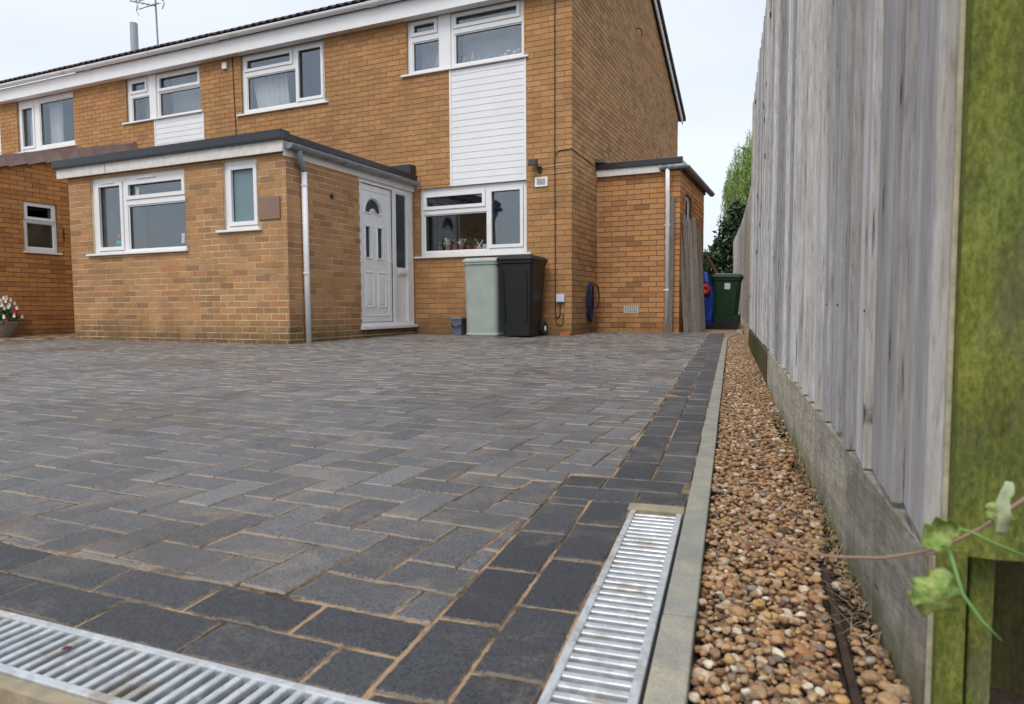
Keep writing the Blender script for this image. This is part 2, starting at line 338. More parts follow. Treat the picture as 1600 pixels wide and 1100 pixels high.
# ------------------------------------------------------------------ mesh helpers
class MB:
    def __init__(s): s.v = []; s.f = []; s.mi = []; s.k = 0
    def poly(s, pts, faces):
        o = len(s.v); s.v += [tuple(p) for p in pts]
        for f in faces: s.f.append(tuple(o + i for i in f)); s.mi.append(s.k)
    def hexa(s, p):      # p: 8 corners, 0-3 bottom ring, 4-7 top ring
        s.poly(p, [(3,2,1,0), (4,5,6,7), (0,1,5,4), (1,2,6,5), (2,3,7,6), (3,0,4,7)])
    def box(s, x0, x1, y0, y1, z0, z1):
        s.hexa([(x0,y0,z0),(x1,y0,z0),(x1,y1,z0),(x0,y1,z0),(x0,y0,z1),(x1,y0,z1),(x1,y1,z1),(x0,y1,z1)])
    def fbox(s, fr, u0, u1, z0, z1, d0, d1):
        s.hexa([fr(u0,z0,d0), fr(u1,z0,d0), fr(u1,z0,d1), fr(u0,z0,d1), fr(u0,z1,d0), fr(u1,z1,d0), fr(u1,z1,d1), fr(u0,z1,d1)])
    def plate(s, fr, u0, u1, z0, z1, holes, d0, d1):
        """flat slab with rectangular holes; d1 is the front"""
        us = sorted({u0, u1, *[min(max(h[i], u0), u1) for h in holes for i in (0, 1)]}); zs = sorted({z0, z1, *[min(max(h[i], z0), z1) for h in holes for i in (2, 3)]})
        def solid(i, j):
            if i < 0 or j < 0 or i >= len(us)-1 or j >= len(zs)-1: return False
            a, b = (us[i]+us[i+1])/2, (zs[j]+zs[j+1])/2
            return not any(h[0] < a < h[1] and h[2] < b < h[3] for h in holes)
        for i in range(len(us)-1):
            for j in range(len(zs)-1):
                if not solid(i, j): continue
                a, b, c, d = us[i], us[i+1], zs[j], zs[j+1]
                s.poly([fr(a,c,d1), fr(b,c,d1), fr(b,d,d1), fr(a,d,d1)], [(0,1,2,3)])
                s.poly([fr(a,c,d0), fr(b,c,d0), fr(b,d,d0), fr(a,d,d0)], [(3,2,1,0)])
                if not solid(i-1, j): s.poly([fr(a,c,d0), fr(a,c,d1), fr(a,d,d1), fr(a,d,d0)], [(0,1,2,3)])
                if not solid(i+1, j): s.poly([fr(b,c,d0), fr(b,c,d1), fr(b,d,d1), fr(b,d,d0)], [(3,2,1,0)])
                if not solid(i, j-1): s.poly([fr(a,c,d0), fr(b,c,d0), fr(b,c,d1), fr(a,c,d1)], [(0,1,2,3)])
                if not solid(i, j+1): s.poly([fr(a,d,d0), fr(b,d,d0), fr(b,d,d1), fr(a,d,d1)], [(3,2,1,0)])
    def prism(s, ring0, ring1, caps=True):
        n = len(ring0); o = len(s.v); s.v += [tuple(p) for p in ring0] + [tuple(p) for p in ring1]
        for i in range(n):
            j = (i+1) % n; s.f.append((o+i, o+j, o+n+j, o+n+i)); s.mi.append(s.k)
        if caps: s.f.append(tuple(range(o+n-1, o-1, -1))); s.f.append(tuple(range(o+n, o+2*n))); s.mi += [s.k, s.k]
    def tube(s, pts, r, seg=8, caps=True):
        pts = [Vector(p) for p in pts]; rs = r if isinstance(r, (list, tuple)) else [r]*len(pts); rings = []
        up = None
        for i, p in enumerate(pts):
            t = (pts[min(i+1, len(pts)-1)] - pts[max(i-1, 0)]).normalized()
            if up is None: up = t.orthogonal().normalized()
            up = (up - t*up.dot(t)); up = up.normalized() if up.length > 1e-6 else t.orthogonal().normalized()
            b = t.cross(up); rings.append([p + (up*math.cos(2*PI*k/seg) + b*math.sin(2*PI*k/seg))*rs[i] for k in range(seg)])
        o = len(s.v)
        for rg in rings: s.v += [tuple(q) for q in rg]
        for i in range(len(rings)-1):
            for k in range(seg):
                k2 = (k+1) % seg; s.f.append((o+i*seg+k, o+i*seg+k2, o+(i+1)*seg+k2, o+(i+1)*seg+k)); s.mi.append(s.k)
        if caps:
            s.f.append(tuple(o+k for k in range(seg-1, -1, -1))); s.f.append(tuple(o+(len(rings)-1)*seg+k for k in range(seg))); s.mi += [s.k, s.k]
    def lathe(s, c, prof, seg=24, ax=Vector((0,0,1))):
        c = Vector(c); a = ax.orthogonal().normalized(); b = ax.cross(a)
        o = len(s.v)
        for r, h in prof:
            for k in range(seg): s.v.append(tuple(c + ax*h + (a*math.cos(2*PI*k/seg)+b*math.sin(2*PI*k/seg))*r))
        for i in range(len(prof)-1):
            for k in range(seg):
                k2 = (k+1) % seg; s.f.append((o+i*seg+k, o+i*seg+k2, o+(i+1)*seg+k2, o+(i+1)*seg+k)); s.mi.append(s.k)
    def mesh(s, name, mats, smooth=False):
        me = bpy.data.meshes.new(name); me.from_pydata(s.v, [], s.f); me.update()
        for m in (mats if isinstance(mats, (list, tuple)) else [mats]): me.materials.append(m)
        if any(s.mi): me.polygons.foreach_set('material_index', s.mi)
        if smooth: me.polygons.foreach_set('use_smooth', [True]*len(me.polygons))
        return me
    def build(s, name, mats, parent=None, smooth=False, kind=None, bevel=0, label=None):
        o = bpy.data.objects.new(name, s.mesh(name, mats, smooth)); C.objects.link(o)
        if parent is not None:
            o.parent = parent
            if parent.type == 'EMPTY' and parent.get('world_parts'): o.matrix_parent_inverse = Matrix.Translation(-parent.location)
        if kind: o['kind'] = kind
        if label: o['label'] = label
        if bevel:
            md = o.modifiers.new('bevel', 'BEVEL'); md.width = bevel; md.segments = 2; md.limit_method = 'ANGLE'; md.angle_limit = math.radians(40)
        return o
def tag(o, label, cat, group=None):
    o['label'] = label; o['category'] = cat
    if group: o['group'] = group
    return o
def thing(name, loc, label, cat, group=None, world=True):
    o = bpy.data.objects.new(name, None); C.objects.link(o); o.location = loc; o.empty_display_size = .2
    tag(o, label, cat, group)
    if world: o['world_parts'] = 1
    return o
def struct(o): o['kind'] = 'structure'; return o
def rebase(o, loc):
    """put a single-mesh thing's origin at loc"""
    loc = Vector(loc); o.data.transform(Matrix.Translation(-loc)); o.location = loc; return o
class Fr:
    """frame on a vertical plane: u along, z up, d outward"""
    def __init__(s, o, u, n): s.o = Vector(o); s.u = Vector(u); s.n = Vector(n)
    def __call__(s, u, z, d=0.0): return s.o + s.u*u + s.n*d + Vector((0, 0, z))
    def mat3(s): return Matrix((s.u, s.n, Vector((0,0,1)))).transposed()
F_FAC = Fr((0, YF, 0), (1, 0, 0), (0, -1, 0))        # u = X
F_PF = Fr((0, YA, 0), (1, 0, 0), (0, -1, 0))
F_PS = Fr((XP, 0, 0), (0, 1, 0), (1, 0, 0))          # u = Y
F_GAB = Fr((XC, 0, 0), (0, 1, 0), (1, 0, 0))
F_EF = Fr((0, YE, 0), (1, 0, 0), (0, -1, 0))
F_ES = Fr((XE, 0, 0), (0, 1, 0), (1, 0, 0))
F_NS = Fr((XN, 0, 0), (0, 1, 0), (1, 0, 0))

def clip(poly, a, b, c):
    """keep a*x+b*y<=c"""
    out = []
    for i in range(len(poly)):
        p, q = poly[i], poly[(i+1) % len(poly)]
        dp, dq = a*p[0]+b*p[1]-c, a*q[0]+b*q[1]-c
        if dp <= 0: out.append(p)
        if (dp < 0) != (dq < 0) and abs(dp-dq) > 1e-12:
            t = dp/(dp-dq); out.append((p[0]+(q[0]-p[0])*t, p[1]+(q[1]-p[1])*t))
    r = []
    for p in out:
        if not r or abs(p[0]-r[-1][0])+abs(p[1]-r[-1][1]) > 1e-5: r.append(p)
    if len(r) > 1 and abs(r[0][0]-r[-1][0])+abs(r[0][1]-r[-1][1]) < 1e-5: r.pop()
    return r
def area(p): return abs(sum(p[i][0]*p[(i+1) % len(p)][1]-p[(i+1) % len(p)][0]*p[i][1] for i in range(len(p))))/2 if len(p) > 2 else 0
def rsub(r, h):
    u0, u1, z0, z1 = r; a, b, c, d = h
    if a >= u1 or b <= u0 or c >= z1 or d <= z0: return [r]
    o = []
    if a > u0: o.append((u0, a, z0, z1))
    if b < u1: o.append((b, u1, z0, z1))
    m0, m1 = max(a, u0), min(b, u1)
    if c > z0: o.append((m0, m1, z0, c))
    if d < z1: o.append((m0, m1, d, z1))
    return o

BL, BH, BJ, BP = .215, .065, .010, .006
UNIT = MB(); UNIT.box(0, 1, 0, 1, 0, 1)
def bricks(fr, u0, u1, z0, z1, holes, planes=(), z_off=0.0, ph=0.0):
    """stretcher bond; returns list of (frame, polygon)"""
    res = []; P = BH+BJ; n0 = math.floor((z0-z_off)/P)
    j = n0
    while z_off + j*P < z1:
        zb = z_off + j*P; u = u0 - BL - BJ + (((j % 2) * .5 + ph) % 1)*(BL+BJ)
        while u < u1:
            a, b, c, d = max(u, u0), min(u+BL, u1), max(zb, z0), min(zb+BH, z1)
            if b-a > .012 and d-c > .008:
                rs = [(a, b, c, d)]
                for h in holes: rs = [q for r in rs for q in rsub(r, h)]
                for (a2, b2, c2, d2) in rs:
                    if b2-a2 < .012 or d2-c2 < .010: continue
                    p = [(a2, c2), (b2, c2), (b2, d2), (a2, d2)]
                    for pl in planes: p = clip(p, *pl)
                    if area(p) > 2e-4: res.append((fr, p))
            u += BL + BJ
        j += 1
    return res
def lay_bricks(parent, lst, m, nsingle=300, BP=.006, seed=1):
    r = random.Random(seed)
    def dist(e):
        fr, p = e; cx = sum(q[0] for q in p)/len(p); cz = sum(q[1] for q in p)/len(p)
        w = fr(cx, cz) - CAM; face = abs(w.normalized().dot(fr.n)); return -area(p)*face/w.length_squared
    full = [e for e in lst if len(e[1]) == 4 and abs(e[1][0][1]-e[1][1][1]) < 1e-6 and abs(e[1][2][1]-e[1][3][1]) < 1e-6 and abs(e[1][0][0]-e[1][3][0]) < 1e-6]
    full.sort(key=dist); single = full[:nsingle]; sid = {id(e) for e in single}
    me = UNIT.mesh('brick', m)
    for fr, p in single:
        (a, c), (b, d) = p[0], p[2]; pr = BP + r.uniform(-.0015, .0015)
        o = bpy.data.objects.new('brick', me); C.objects.link(o); o.parent = parent
        M = fr.mat3().to_4x4() @ Matrix.Diagonal((b-a, pr+.004, d-c, 1)); M.translation = fr(a, c, -.004); o.matrix_local = M
    mb = MB()
    for e in lst:
        if id(e) in sid: continue
        fr, p = e; pr = BP + r.uniform(-.0015, .0015); ring = [fr(q[0], q[1], pr) for q in p]; back = [fr(q[0], q[1], -.004) for q in p]
        n = len(p); o = len(mb.v); mb.v += [tuple(q) for q in ring+back]; mb.f.append(tuple(range(o, o+n))); mb.mi.append(0)
        for i in range(n): k = (i+1) % n; mb.f.append((o+i, o+n+i, o+n+k, o+k)); mb.mi.append(0)
    if mb.f: mb.build('brickwork', m, parent, kind='stuff')
def wall_slab(parent, name, fr, u0, u1, z0, z1, holes, thick, m, label=None):
    mb = MB(); mb.plate(fr, u0, u1, z0, z1, holes, -thick, 0); return mb.build(name, m, parent, label=label)

def window(parent, fr, u0, u1, z0, z1, lights, sill=True, sill_ext=(.09, .07), glass=None, room=1.6, mull=(), label=None, recess=.035, sub=True, nm='window', intm=None, roomx=(.25, .25)):
    """lights: (u0,u1,z0,z1,opening) given as visible glass"""
    W = .052; holes = []; D = -recess
    for (a, b, c, d, op) in lights:
        e = W if op else .018; holes.append((a-e, b+e, c-e, d+e))
    mb = MB(); mb.plate(fr, u0, u1, z0, z1, holes, D-.06, D)
    w = mb.build(nm, M_UPVC, parent, bevel=.003, label=label)
    for (a, b, c, d, op), h in zip(lights, holes):
        if op:
            g = MB(); g.plate(fr, h[0]+.0005, h[1]-.0005, h[2]+.0005, h[3]-.0005, [(h[0]+.004, h[1]-.004, h[2]+.004, h[3]-.004)], D-.04, D-.006); g.build('gasket', M_GASKET, w)
            s = MB(); s.plate(fr, h[0]+.005, h[1]-.005, h[2]+.005, h[3]-.005, [(a, b, c, d)], D-.045, D+.014); s.build('sash', M_UPVC, w, bevel=.005)
        else:
            s = MB(); s.plate(fr, h[0]+.001, h[1]-.001, h[2]+.001, h[3]-.001, [(a, b, c, d)], D-.05, D-.014); s.build('glazing_bead', M_UPVC, w, bevel=.003)
        g = MB(); g.plate(fr, a-.002, b+.002, c-.002, d+.002, [(a+.004, b-.004, c+.004, d-.004)], D-.034, D-.020); g.build('gasket', M_GASKET, w)
        p = MB(); p.fbox(fr, a-.001, b+.001, c-.001, d+.001, D-.036, D-.030); p.build('pane', glass[lights.index((a, b, c, d, op))] if isinstance(glass, (list, tuple)) else (glass or M_GLASS), w)
    if sill:
        s = MB(); s.fbox(fr, u0-sill_ext[0], u1+sill_ext[1], z0-.028, z0-.001, D-.05, .045); s.build('sill', M_UPVC, w, bevel=.004)
        for q in ((u0-sill_ext[0]-.005, u0-.002), (u1+.002, u1+sill_ext[1]+.01)): s = MB(); s.fbox(fr, *q, z0+.0, z0+.05, -.03, .009); s.build('cement_fillet', M_SILLEND, w)
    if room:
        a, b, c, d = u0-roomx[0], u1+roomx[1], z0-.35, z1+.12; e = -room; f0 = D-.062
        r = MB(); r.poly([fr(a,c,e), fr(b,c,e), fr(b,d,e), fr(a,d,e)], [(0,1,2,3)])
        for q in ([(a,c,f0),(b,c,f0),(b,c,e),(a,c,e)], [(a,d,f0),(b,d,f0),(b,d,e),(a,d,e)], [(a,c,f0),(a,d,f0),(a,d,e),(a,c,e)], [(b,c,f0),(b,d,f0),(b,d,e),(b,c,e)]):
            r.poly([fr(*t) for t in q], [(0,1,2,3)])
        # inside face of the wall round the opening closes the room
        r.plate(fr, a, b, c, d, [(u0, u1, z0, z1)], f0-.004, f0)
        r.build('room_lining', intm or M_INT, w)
    return w

def half_gutter(parent, name, p0, p1, r, m, up=.0, seg=10, t=.004):
    """half-round gutter from p0 to p1 (level), opening upward"""
    p0, p1 = Vector(p0), Vector(p1); ax = (p1-p0).normalized(); side = ax.cross(Vector((0,0,1))).normalized(); Z = Vector((0,0,1))
    mb = MB(); prof = []
    for k in range(seg+1): a = PI + PI*k/seg; prof.append((math.cos(a)*r, math.sin(a)*r))
    for k in range(seg, -1, -1): a = PI + PI*k/seg; prof.append((math.cos(a)*(r-t), math.sin(a)*(r-t)))
    mb.prism([p0 + side*x + Z*z for x, z in prof], [p1 + side*x + Z*z for x, z in prof], caps=True)
    return mb.build(name, m, parent)
def clip_ring(parent, name, p, ax, r, m, wdt=.03, ears=0):
    ax = Vector(ax).normalized(); side = ax.cross(Vector((0,0,1))).normalized(); Z = Vector((0,0,1)); p = Vector(p); mb = MB(); prof = []
    for k in range(11): a = PI + PI*k/10; prof.append((math.cos(a)*(r+.005), math.sin(a)*(r+.005)))
    for k in range(10, -1, -1): a = PI + PI*k/10; prof.append((math.cos(a)*(r+.001), math.sin(a)*(r+.001)))
    mb.prism([p - ax*wdt/2 + side*x + Z*z for x, z in prof], [p + ax*wdt/2 + side*x + Z*z for x, z in prof]); return mb.build(name, m, parent)

# ------------------------------------------------------------------ ground
mb = MB(); mb.box(-400, 400, -400, 500, -1.2, -.16); struct(mb.build('ground', M_GROUND))
# ------------------------------------------------------------------ our house
ZS = 4.57                                                     # soffit height
house = thing('brick_house', (-6.1, YF, 0), 'golden brick end house with tall white clad panel and half height porch in front', 'house')
W1 = (-8.80, -7.08, 3.61, ZS-.004); W2 = (-5.57, -3.70, 3.80, ZS-.004); W3 = (-5.385, -3.67, 1.14, 2.13); PANEL = (-4.853, -3.68, 2.135, 3.765)
fh = [W1, W2, W3, PANEL]
fw = wall_slab(house, 'front_wall', F_FAC, XPARTY, XC, -.12, ZS, fh, .25, M_MORT_F)
hid = (XPARTY-.1, XP-.03, -1, 2.05); rowlock = (-5.45, -3.60, 1.03, 1.112)
fb = bricks(F_FAC, XPARTY, XC+BP, .0, ZS, fh+[hid, rowlock], ph=.25)
u = -5.44
while u < -3.62:
    fb.append((F_FAC, [(u, 1.037), (u+.062, 1.037), (u+.062, 1.106), (u, 1.106)])); u += .0725
lay_bricks(fw, fb, B_FACADE, 300, seed=2)
# gable wall
YB, ZE = 16.39, 4.83
zr = ZE + .5*((YB-YF)/2); gpoly = [(YF+.2505, -.12), (YB, -.12), (YB, ZE), ((YF+YB)/2, zr), (YF+.2505, ZE+.125), (YF+.2505, ZS+.001)]
mb = MB(); mb.prism([F_GAB(a, b, 0) for a, b in gpoly], [F_GAB(a, b, -.25) for a, b in gpoly]); g5 = [(YF, ZS+.001), (YF+.25, ZS+.001), (YF+.25, ZE+.12), (YF, ZE)]; mb.prism([F_GAB(a, b, 0) for a, b in g5], [F_GAB(a, b, -.25) for a, b in g5]); gw = mb.build('gable_wall', M_MORT_E, house)
gpl = [(-.5, 1, ZE-.5*YF), (.5, 1, ZE+.5*YB)]
lay_bricks(gw, bricks(F_GAB, YF, YB, 0, zr, [(YE+.02, YE+2.2, -1, 2.38)], gpl, ph=.75), B_GABLE, 300, seed=3)
mb = MB(); mb.box(XPARTY, XC-.2505, YB-.25, YB, -.12, ZE); mb.build('rear_wall', M_MORT_F, house)
# roof slabs with the eaves course built tile by tile
YR = (YF+YB)/2; ZR0 = 4.872; EAV = 8.555
def roof(parent, x0, x1, gable):
    mb = MB(); th = .05; zt = lambda y: ZR0 + .5*(y-EAV) if y <= YR else ZR0 + .5*(YR-EAV) - .5*(y-YR)
    y2 = 2*YR-EAV
    for ya, yb in ((EAV+.10, YR), (YR, y2)):
        mb.hexa([(x0,ya,zt(ya)-th), (x1,ya,zt(ya)-th), (x1,yb,zt(yb)-th), (x0,yb,zt(yb)-th), (x0,ya,zt(ya)-.012), (x1,ya,zt(ya)-.012), (x1,yb,zt(yb)-.012), (x0,yb,zt(yb)-.012)])
    r = mb.build('roof', M_TILEDK, parent)
    def tile_mesh(wdt, ln, th):
        m = MB(); n = 12; top = []; bot = []
        for k in range(n+1):
            x = wdt*k/n; z = .014*(1-math.cos(2*PI*k/6))
            top.append((x, z+th)); bot.append((x, z))
        ring = top + bot[::-1]
        m.prism([(x, 0, z) for x, z in ring], [(x, ln, z-.004) for x, z in ring]); return m.mesh('roof_tile', M_TILEDK)
    me = tile_mesh(.298, .42, .014); sl = math.atan(.5)
    x = x0; i = 0
    while x < x1-.05:
        o = bpy.data.objects.new('roof_tile', me); C.objects.link(o); o.parent = r
        o.matrix_local = Matrix.Translation((x, EAV+random.uniform(-.004, .004), ZR0+random.uniform(-.003, .003))) @ Matrix.Rotation(sl, 4, 'X'); x += .3
    # remaining courses, joined
    m = MB()
    for c in range(1, 14):
        y0 = EAV + c*.31*math.cos(sl); z0 = ZR0 + c*.31*math.sin(sl)
        if y0 > YR-.1: break
        nn = int((x1-x0)/.075); top = []
        for k in range(nn+1):
            xx = x0+(x1-x0)*k/nn; top.append((xx, .010*(1-math.cos(2*PI*k/2))))
        for k in range(nn):
            (xa, za), (xb, zb) = top[k], top[k+1]
            m.poly([(xa, y0, z0+za+.02), (xb, y0, z0+zb+.02), (xb, y0+.3, z0+.15+zb+.006), (xa, y0+.3, z0+.15+za+.006), (xa, y0, z0+za), (xb, y0, z0+zb)], [(0,1,2,3), (4,5,1,0)])
    m.build('roof_tiling', M_TILEDK, r, kind='stuff')
    m = MB(); m.tube([(x0, YR, zt(YR)+.0), (x1, YR, zt(YR)+.0)], .085, 12); m.build('ridge_tiles', M_TILEDK, r)
    if gable:
        for s, nmn in ((1, 'bargeboard'), (0, 'verge_tiles')):
            m = MB()
            for ya, yb in ((EAV+(.05 if s else 0), YR), (2*YR-EAV+(.0 if s else .12), YR)):
                xa, xb, lo, hi = (XC+.055, XC+.08, -.20, -.065) if s else (XC-.02, XC+.125, -.045, .035)
                m.hexa([(xa,ya,zt(ya)+lo), (xb,ya,zt(ya)+lo), (xb,yb,zt(yb)+lo), (xa,yb,zt(yb)+lo), (xa,ya,zt(ya)+hi), (xb,ya,zt(ya)+hi), (xb,yb,zt(yb)+hi), (xa,yb,zt(yb)+hi)])
            m.build(nmn, M_UPVC2 if s else M_TILEDK, r)
        m = MB()
        for ya, yb in ((EAV+.05, YR), (2*YR-EAV, YR)):
            m.hexa([(XC-.1,ya,zt(ya)-.13), (XC+.054,ya,zt(ya)-.13), (XC+.054,yb,zt(yb)-.13), (XC-.1,yb,zt(yb)-.13), (XC-.1,ya,zt(ya)-.06), (XC+.054,ya,zt(ya)-.06), (XC+.054,yb,zt(yb)-.06), (XC-.1,yb,zt(yb)-.06)])
        m.build('verge_soffit', M_BLACKTRIM, r)
    return r
roof(house, XPARTY, XC+.12, True)
def eaves(parent, x0, x1, algae):
    mb = MB(); mb.box(x0, x1, 8.655, 8.676, ZS-.004, 4.80); mb.build('fascia', M_UPVC, parent)
    mb = MB(); mb.box(x0, x1, 8.676, YF+.02, ZS, ZS+.012); mb.build('soffit', M_UPVC, parent)
    g = half_gutter(parent, 'gutter', (x0, 8.594, 4.847), (x1, 8.594, 4.847), .056, M_GUTW)
    x = x0+.35
    while x < x1:
        clip_ring(g, 'gutter_bracket', (x, 8.594, 4.847), (1,0,0), .056, M_UPVC, .022); x += .93
    for x in (x0+.06, x1-3.1):
        clip_ring(g, 'gutter_union', (x, 8.594, 4.847), (1,0,0), .058, M_UPVC, .12)
eaves(house, XPARTY, XC+.09, True)
# windows of the house
window(house, F_FAC, *W1, [(-8.698, -7.785, 4.345, 4.475, True), (-8.702, -7.70, 3.69, 4.20, False), (-7.615, -7.175, 3.735, 4.475, True)], room=2.2)
w2 = window(house, F_FAC, *W2, [(-5.462, -5.12, 4.395, 4.50, True), (-5.479, -5.055, 3.862, 4.25, False), (-4.765, -3.822, 4.40, 4.505, True), (-4.775, -3.757, 3.866, 4.262, False)], room=2.0,
            glass=[M_GLASS]*4, roomx=(.05, .2))
mb = MB(); mb.fbox(F_FAC, -5.035, -4.85, 3.80, ZS-.006, -.03, -.012); mb.fbox(F_FAC, -5.035, -5.025, 3.80, ZS-.006, -.012, -.006); mb.build('wide_mullion', M_UPVC2, w2)
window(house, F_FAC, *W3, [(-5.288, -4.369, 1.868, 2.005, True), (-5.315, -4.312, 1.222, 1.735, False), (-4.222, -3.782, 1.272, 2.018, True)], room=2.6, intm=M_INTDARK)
# shiplap cladding, board by board
pn = MB(); pn.fbox(F_FAC, PANEL[0], PANEL[1], PANEL[2], PANEL[3], -.25, -.02); pan = pn.build('cladding_panel', M_UPVC2, house)
def cladding(parent, P):
    z = P[2]; hgt = .0915
    mb = MB(); a, b = P[0]+.022, P[1]-.02
    mb.poly([F_FAC(a, 0, -.019), F_FAC(b, 0, -.019), F_FAC(b, 0, .007), F_FAC(a, 0, .007), F_FAC(a, hgt-.006, .0055), F_FAC(b, hgt-.006, .0055), F_FAC(a, hgt-.0035, -.004), F_FAC(b, hgt-.0035, -.004), F_FAC(a, hgt, -.006), F_FAC(b, hgt, -.006)],
            [(0,1,2,3), (3,2,5,4), (4,5,7,6), (6,7,9,8), (0,3,4,6,8), (1,9,7,5,2)])
    me = mb.mesh('cladding_board', M_UPVC2)
    while z < P[3]-.02:
        o = bpy.data.objects.new('cladding_board', me); C.objects.link(o); o.parent = parent; o.location = (0, 0, z)
        if z+hgt > P[3]: o.scale.z = (P[3]-z)/hgt
        z += hgt
    for x0, x1 in ((P[0]-.008, P[0]+.020), (P[1]-.018, P[1]+.010)):
        t = MB(); t.fbox(F_FAC, x0, x1, P[2]-.001, P[3]+.002, -.019, .016); t.build('edge_trim', M_UPVC, parent)
cladding(pan, PANEL)
# services on the front wall
mb = MB(); mb.tube([(-3.25, YF-.016, ZS-.01), (-3.252, YF-.016, 2.5), (-3.245, YF-.016, .30), (-3.235, YF-.016, .24), (-3.2, YF-.016, .235), (-3.178, YF-.016, .27), (-3.175, YF-.016, .445)], .007, 6); mb.tube([(-3.243, YF-.018, .26), (-3.22, YF-.02, .14), (-3.16, YF-.02, .13), (-3.135, YF-.02, .17), (-3.133, YF-.02, .3)], .005, 6)
tag(rebase(mb.build('black_cable', M_CABLE), (-3.25, YF-.016, .13)), 'black cable running down the front wall beside the house corner', 'cable')
mb = MB(); mb.tube([(-3.262, YF-.014, 2.30), (-3.25, YF-.016, 2.42), (-3.20, YF-.014, 2.478), (XC+.012, YF-.014, 2.49), (XC+.014, YF+.3, 2.47), (XC+.014, YE-.02, 2.43)], .006, 6)
tag(rebase(mb.build('black_cable', M_CABLE), (XC, YF, 2.45)), 'black cable bending round the house corner towards the side extension roof', 'cable')
mb = MB(); mb.tube([(-3.45, YF-.013, 2.275), (-3.25, YF-.012, 2.285), (XC+.010, YF-.012, 2.30), (XC+.012, YF+.5, 2.26), (XC+.012, YE-.015, 2.20), (XC+.014, YE-.012, 1.2)], .004, 6)
mb.tube([(-3.30, YF-.012, 2.185), (XC+.010, YF-.012, 2.20)], .0035, 6)
tag(rebase(mb.build('white_cable', M_CABLEW), (XC, YF, 2.27)), 'thin pale cable from the floodlight round the house corner', 'cable')
mb = MB(); mb.fbox(F_FAC, -3.222, -3.108, .448, .556, .006, .055); mb.fbox(F_FAC, -3.215, -3.115, .455, .549, .055, .06)
tag(rebase(mb.build('meter_box', M_METER, bevel=.006), (-3.165, YF, .448)), 'small pale blue grey socket box low on the wall by the house corner', 'box')
t = thing('floodlight', (-3.52, YF-.01, 2.25), 'small black floodlight with sensor on the wall above the white vent', 'floodlight')
mb = MB(); mb.fbox(F_FAC, -3.50, -3.44, 2.235, 2.29, .006, .04); mb.tube([F_FAC(-3.47, 2.262, .04), F_FAC(-3.5, 2.30, .08)], .010, 8); mb.build('bracket', M_BLACKPL, t, bevel=.004)
mb = MB(); c0 = F_FAC(-3.53, 2.335, .095)
mb.hexa([c0+Vector(v) for v in ((-.065,-.05,-.05), (.065,-.05,-.05), (.05,.03,-.02), (-.05,.03,-.02), (-.065,-.025,.045), (.065,-.025,.045), (.05,.05,.035), (-.05,.05,.035))]); mb.build('lamp_head', M_BLACKPL, t, bevel=.004)
mb = MB(); mb.hexa([c0+Vector(v) for v in ((-.052,-.056,-.038), (.052,-.056,-.038), (.052,-.050,-.038), (-.052,-.050,-.038), (-.052,-.034,.034), (.052,-.034,.034), (.052,-.028,.034), (-.052,-.028,.034))]); mb.build('lamp_glass', M_BLACKPL, t)
mb = MB(); mb.lathe(F_FAC(-3.465, 2.222, .03), [(0,-.02), (.018,-.018), (.024,0), (.02,.014), (0,.016)], 12); mb.build('sensor', M_BLACKPL, t, smooth=True)
def louvre(fr, u0, u1, z0, z1, m, label, nslat, name='wall_vent'):
    t = thing(name, fr((u0+u1)/2, z0, 0), label, 'vent')
    mb = MB(); mb.plate(fr, u0, u1, z0, z1, [(u0+.028, u1-.028, z0+.022, z1-.022)], .0, .022); mb.build('vent_frame', m, t, bevel=.003)
    mb = MB(); mb.fbox(fr, u0+.02, u1-.02, z0+.02, z1-.02, .0, .0065); mb.build('vent_back', M_RUBBER, t)
    for k in range(nslat):
        zz = z0+.024+(z1-z0-.05)*(k+.2)/nslat; mb = MB()
        mb.hexa([fr(u0+.028,zz,.019), fr(u1-.028,zz,.019), fr(u1-.028,zz+.004,.008), fr(u0+.028,zz+.004,.008), fr(u0+.028,zz+.005,.021), fr(u1-.028,zz+.005,.021), fr(u1-.028,zz+.012,.008), fr(u0+.028,zz+.012,.008)]); mb.build('slat', m, t)
louvre(F_FAC, -3.54, -3.358, 2.022, 2.148, M_UPVC, 'square white louvre vent on the front wall under the floodlight', 5)
mb = MB(); mb.fbox(F_FAC, -9.18, -9.08, 4.39, 4.50, .006, .05)
tag(rebase(mb.build('alarm_box', M_GUTW, bevel=.01), (-9.13, YF, 4.39)), 'small white box under the eaves between the upper windows', 'box')
mb = MB(); mb.tube([(-8.97, YF-.014, ZS-.01), (-8.955, YF-.014, 3.9), (-8.90, YF-.014, 2.38)], .007, 6)
tag(rebase(mb.build('black_cable', M_CABLE), (-8.9, YF, 2.38)), 'thin black cable hanging beside the middle upper window', 'cable')
for (x, z) in ((-5.46, 2.93), (-3.62, 3.35)):
    mb = MB(); mb.tube([F_FAC(x, z, 0), F_FAC(x, z, .02)], .011, 8); tag(rebase(mb.build('wall_plug', M_CABLEW), F_FAC(x, z, 0)), 'old round fixing plug in the bricks %s' % ('left of the white cladding' if x < -5 else 'right of the white cladding'), 'plug')
mb = MB(); mb.tube([F_GAB(12.35, 5.33, 0), F_GAB(12.35, 5.33, .06), F_GAB(12.42, 5.31, .08), F_GAB(12.45, 5.22, .08)], .010, 6)
tag(rebase(mb.build('iron_hook', M_CABLE), F_GAB(12.35, 5.33, 0)), 'rusty iron hook high on the gable wall', 'hook')
mb = MB(); mb.box(XC-.14, XC+.01, YF-.10, YF-.008, -.03, .035)
tag(rebase(mb.build('loose_brick', B_TERRA, bevel=.006), (XC-.065, YF-.05, -.03)), 'short orange terracotta brick at the foot of the house corner', 'brick')

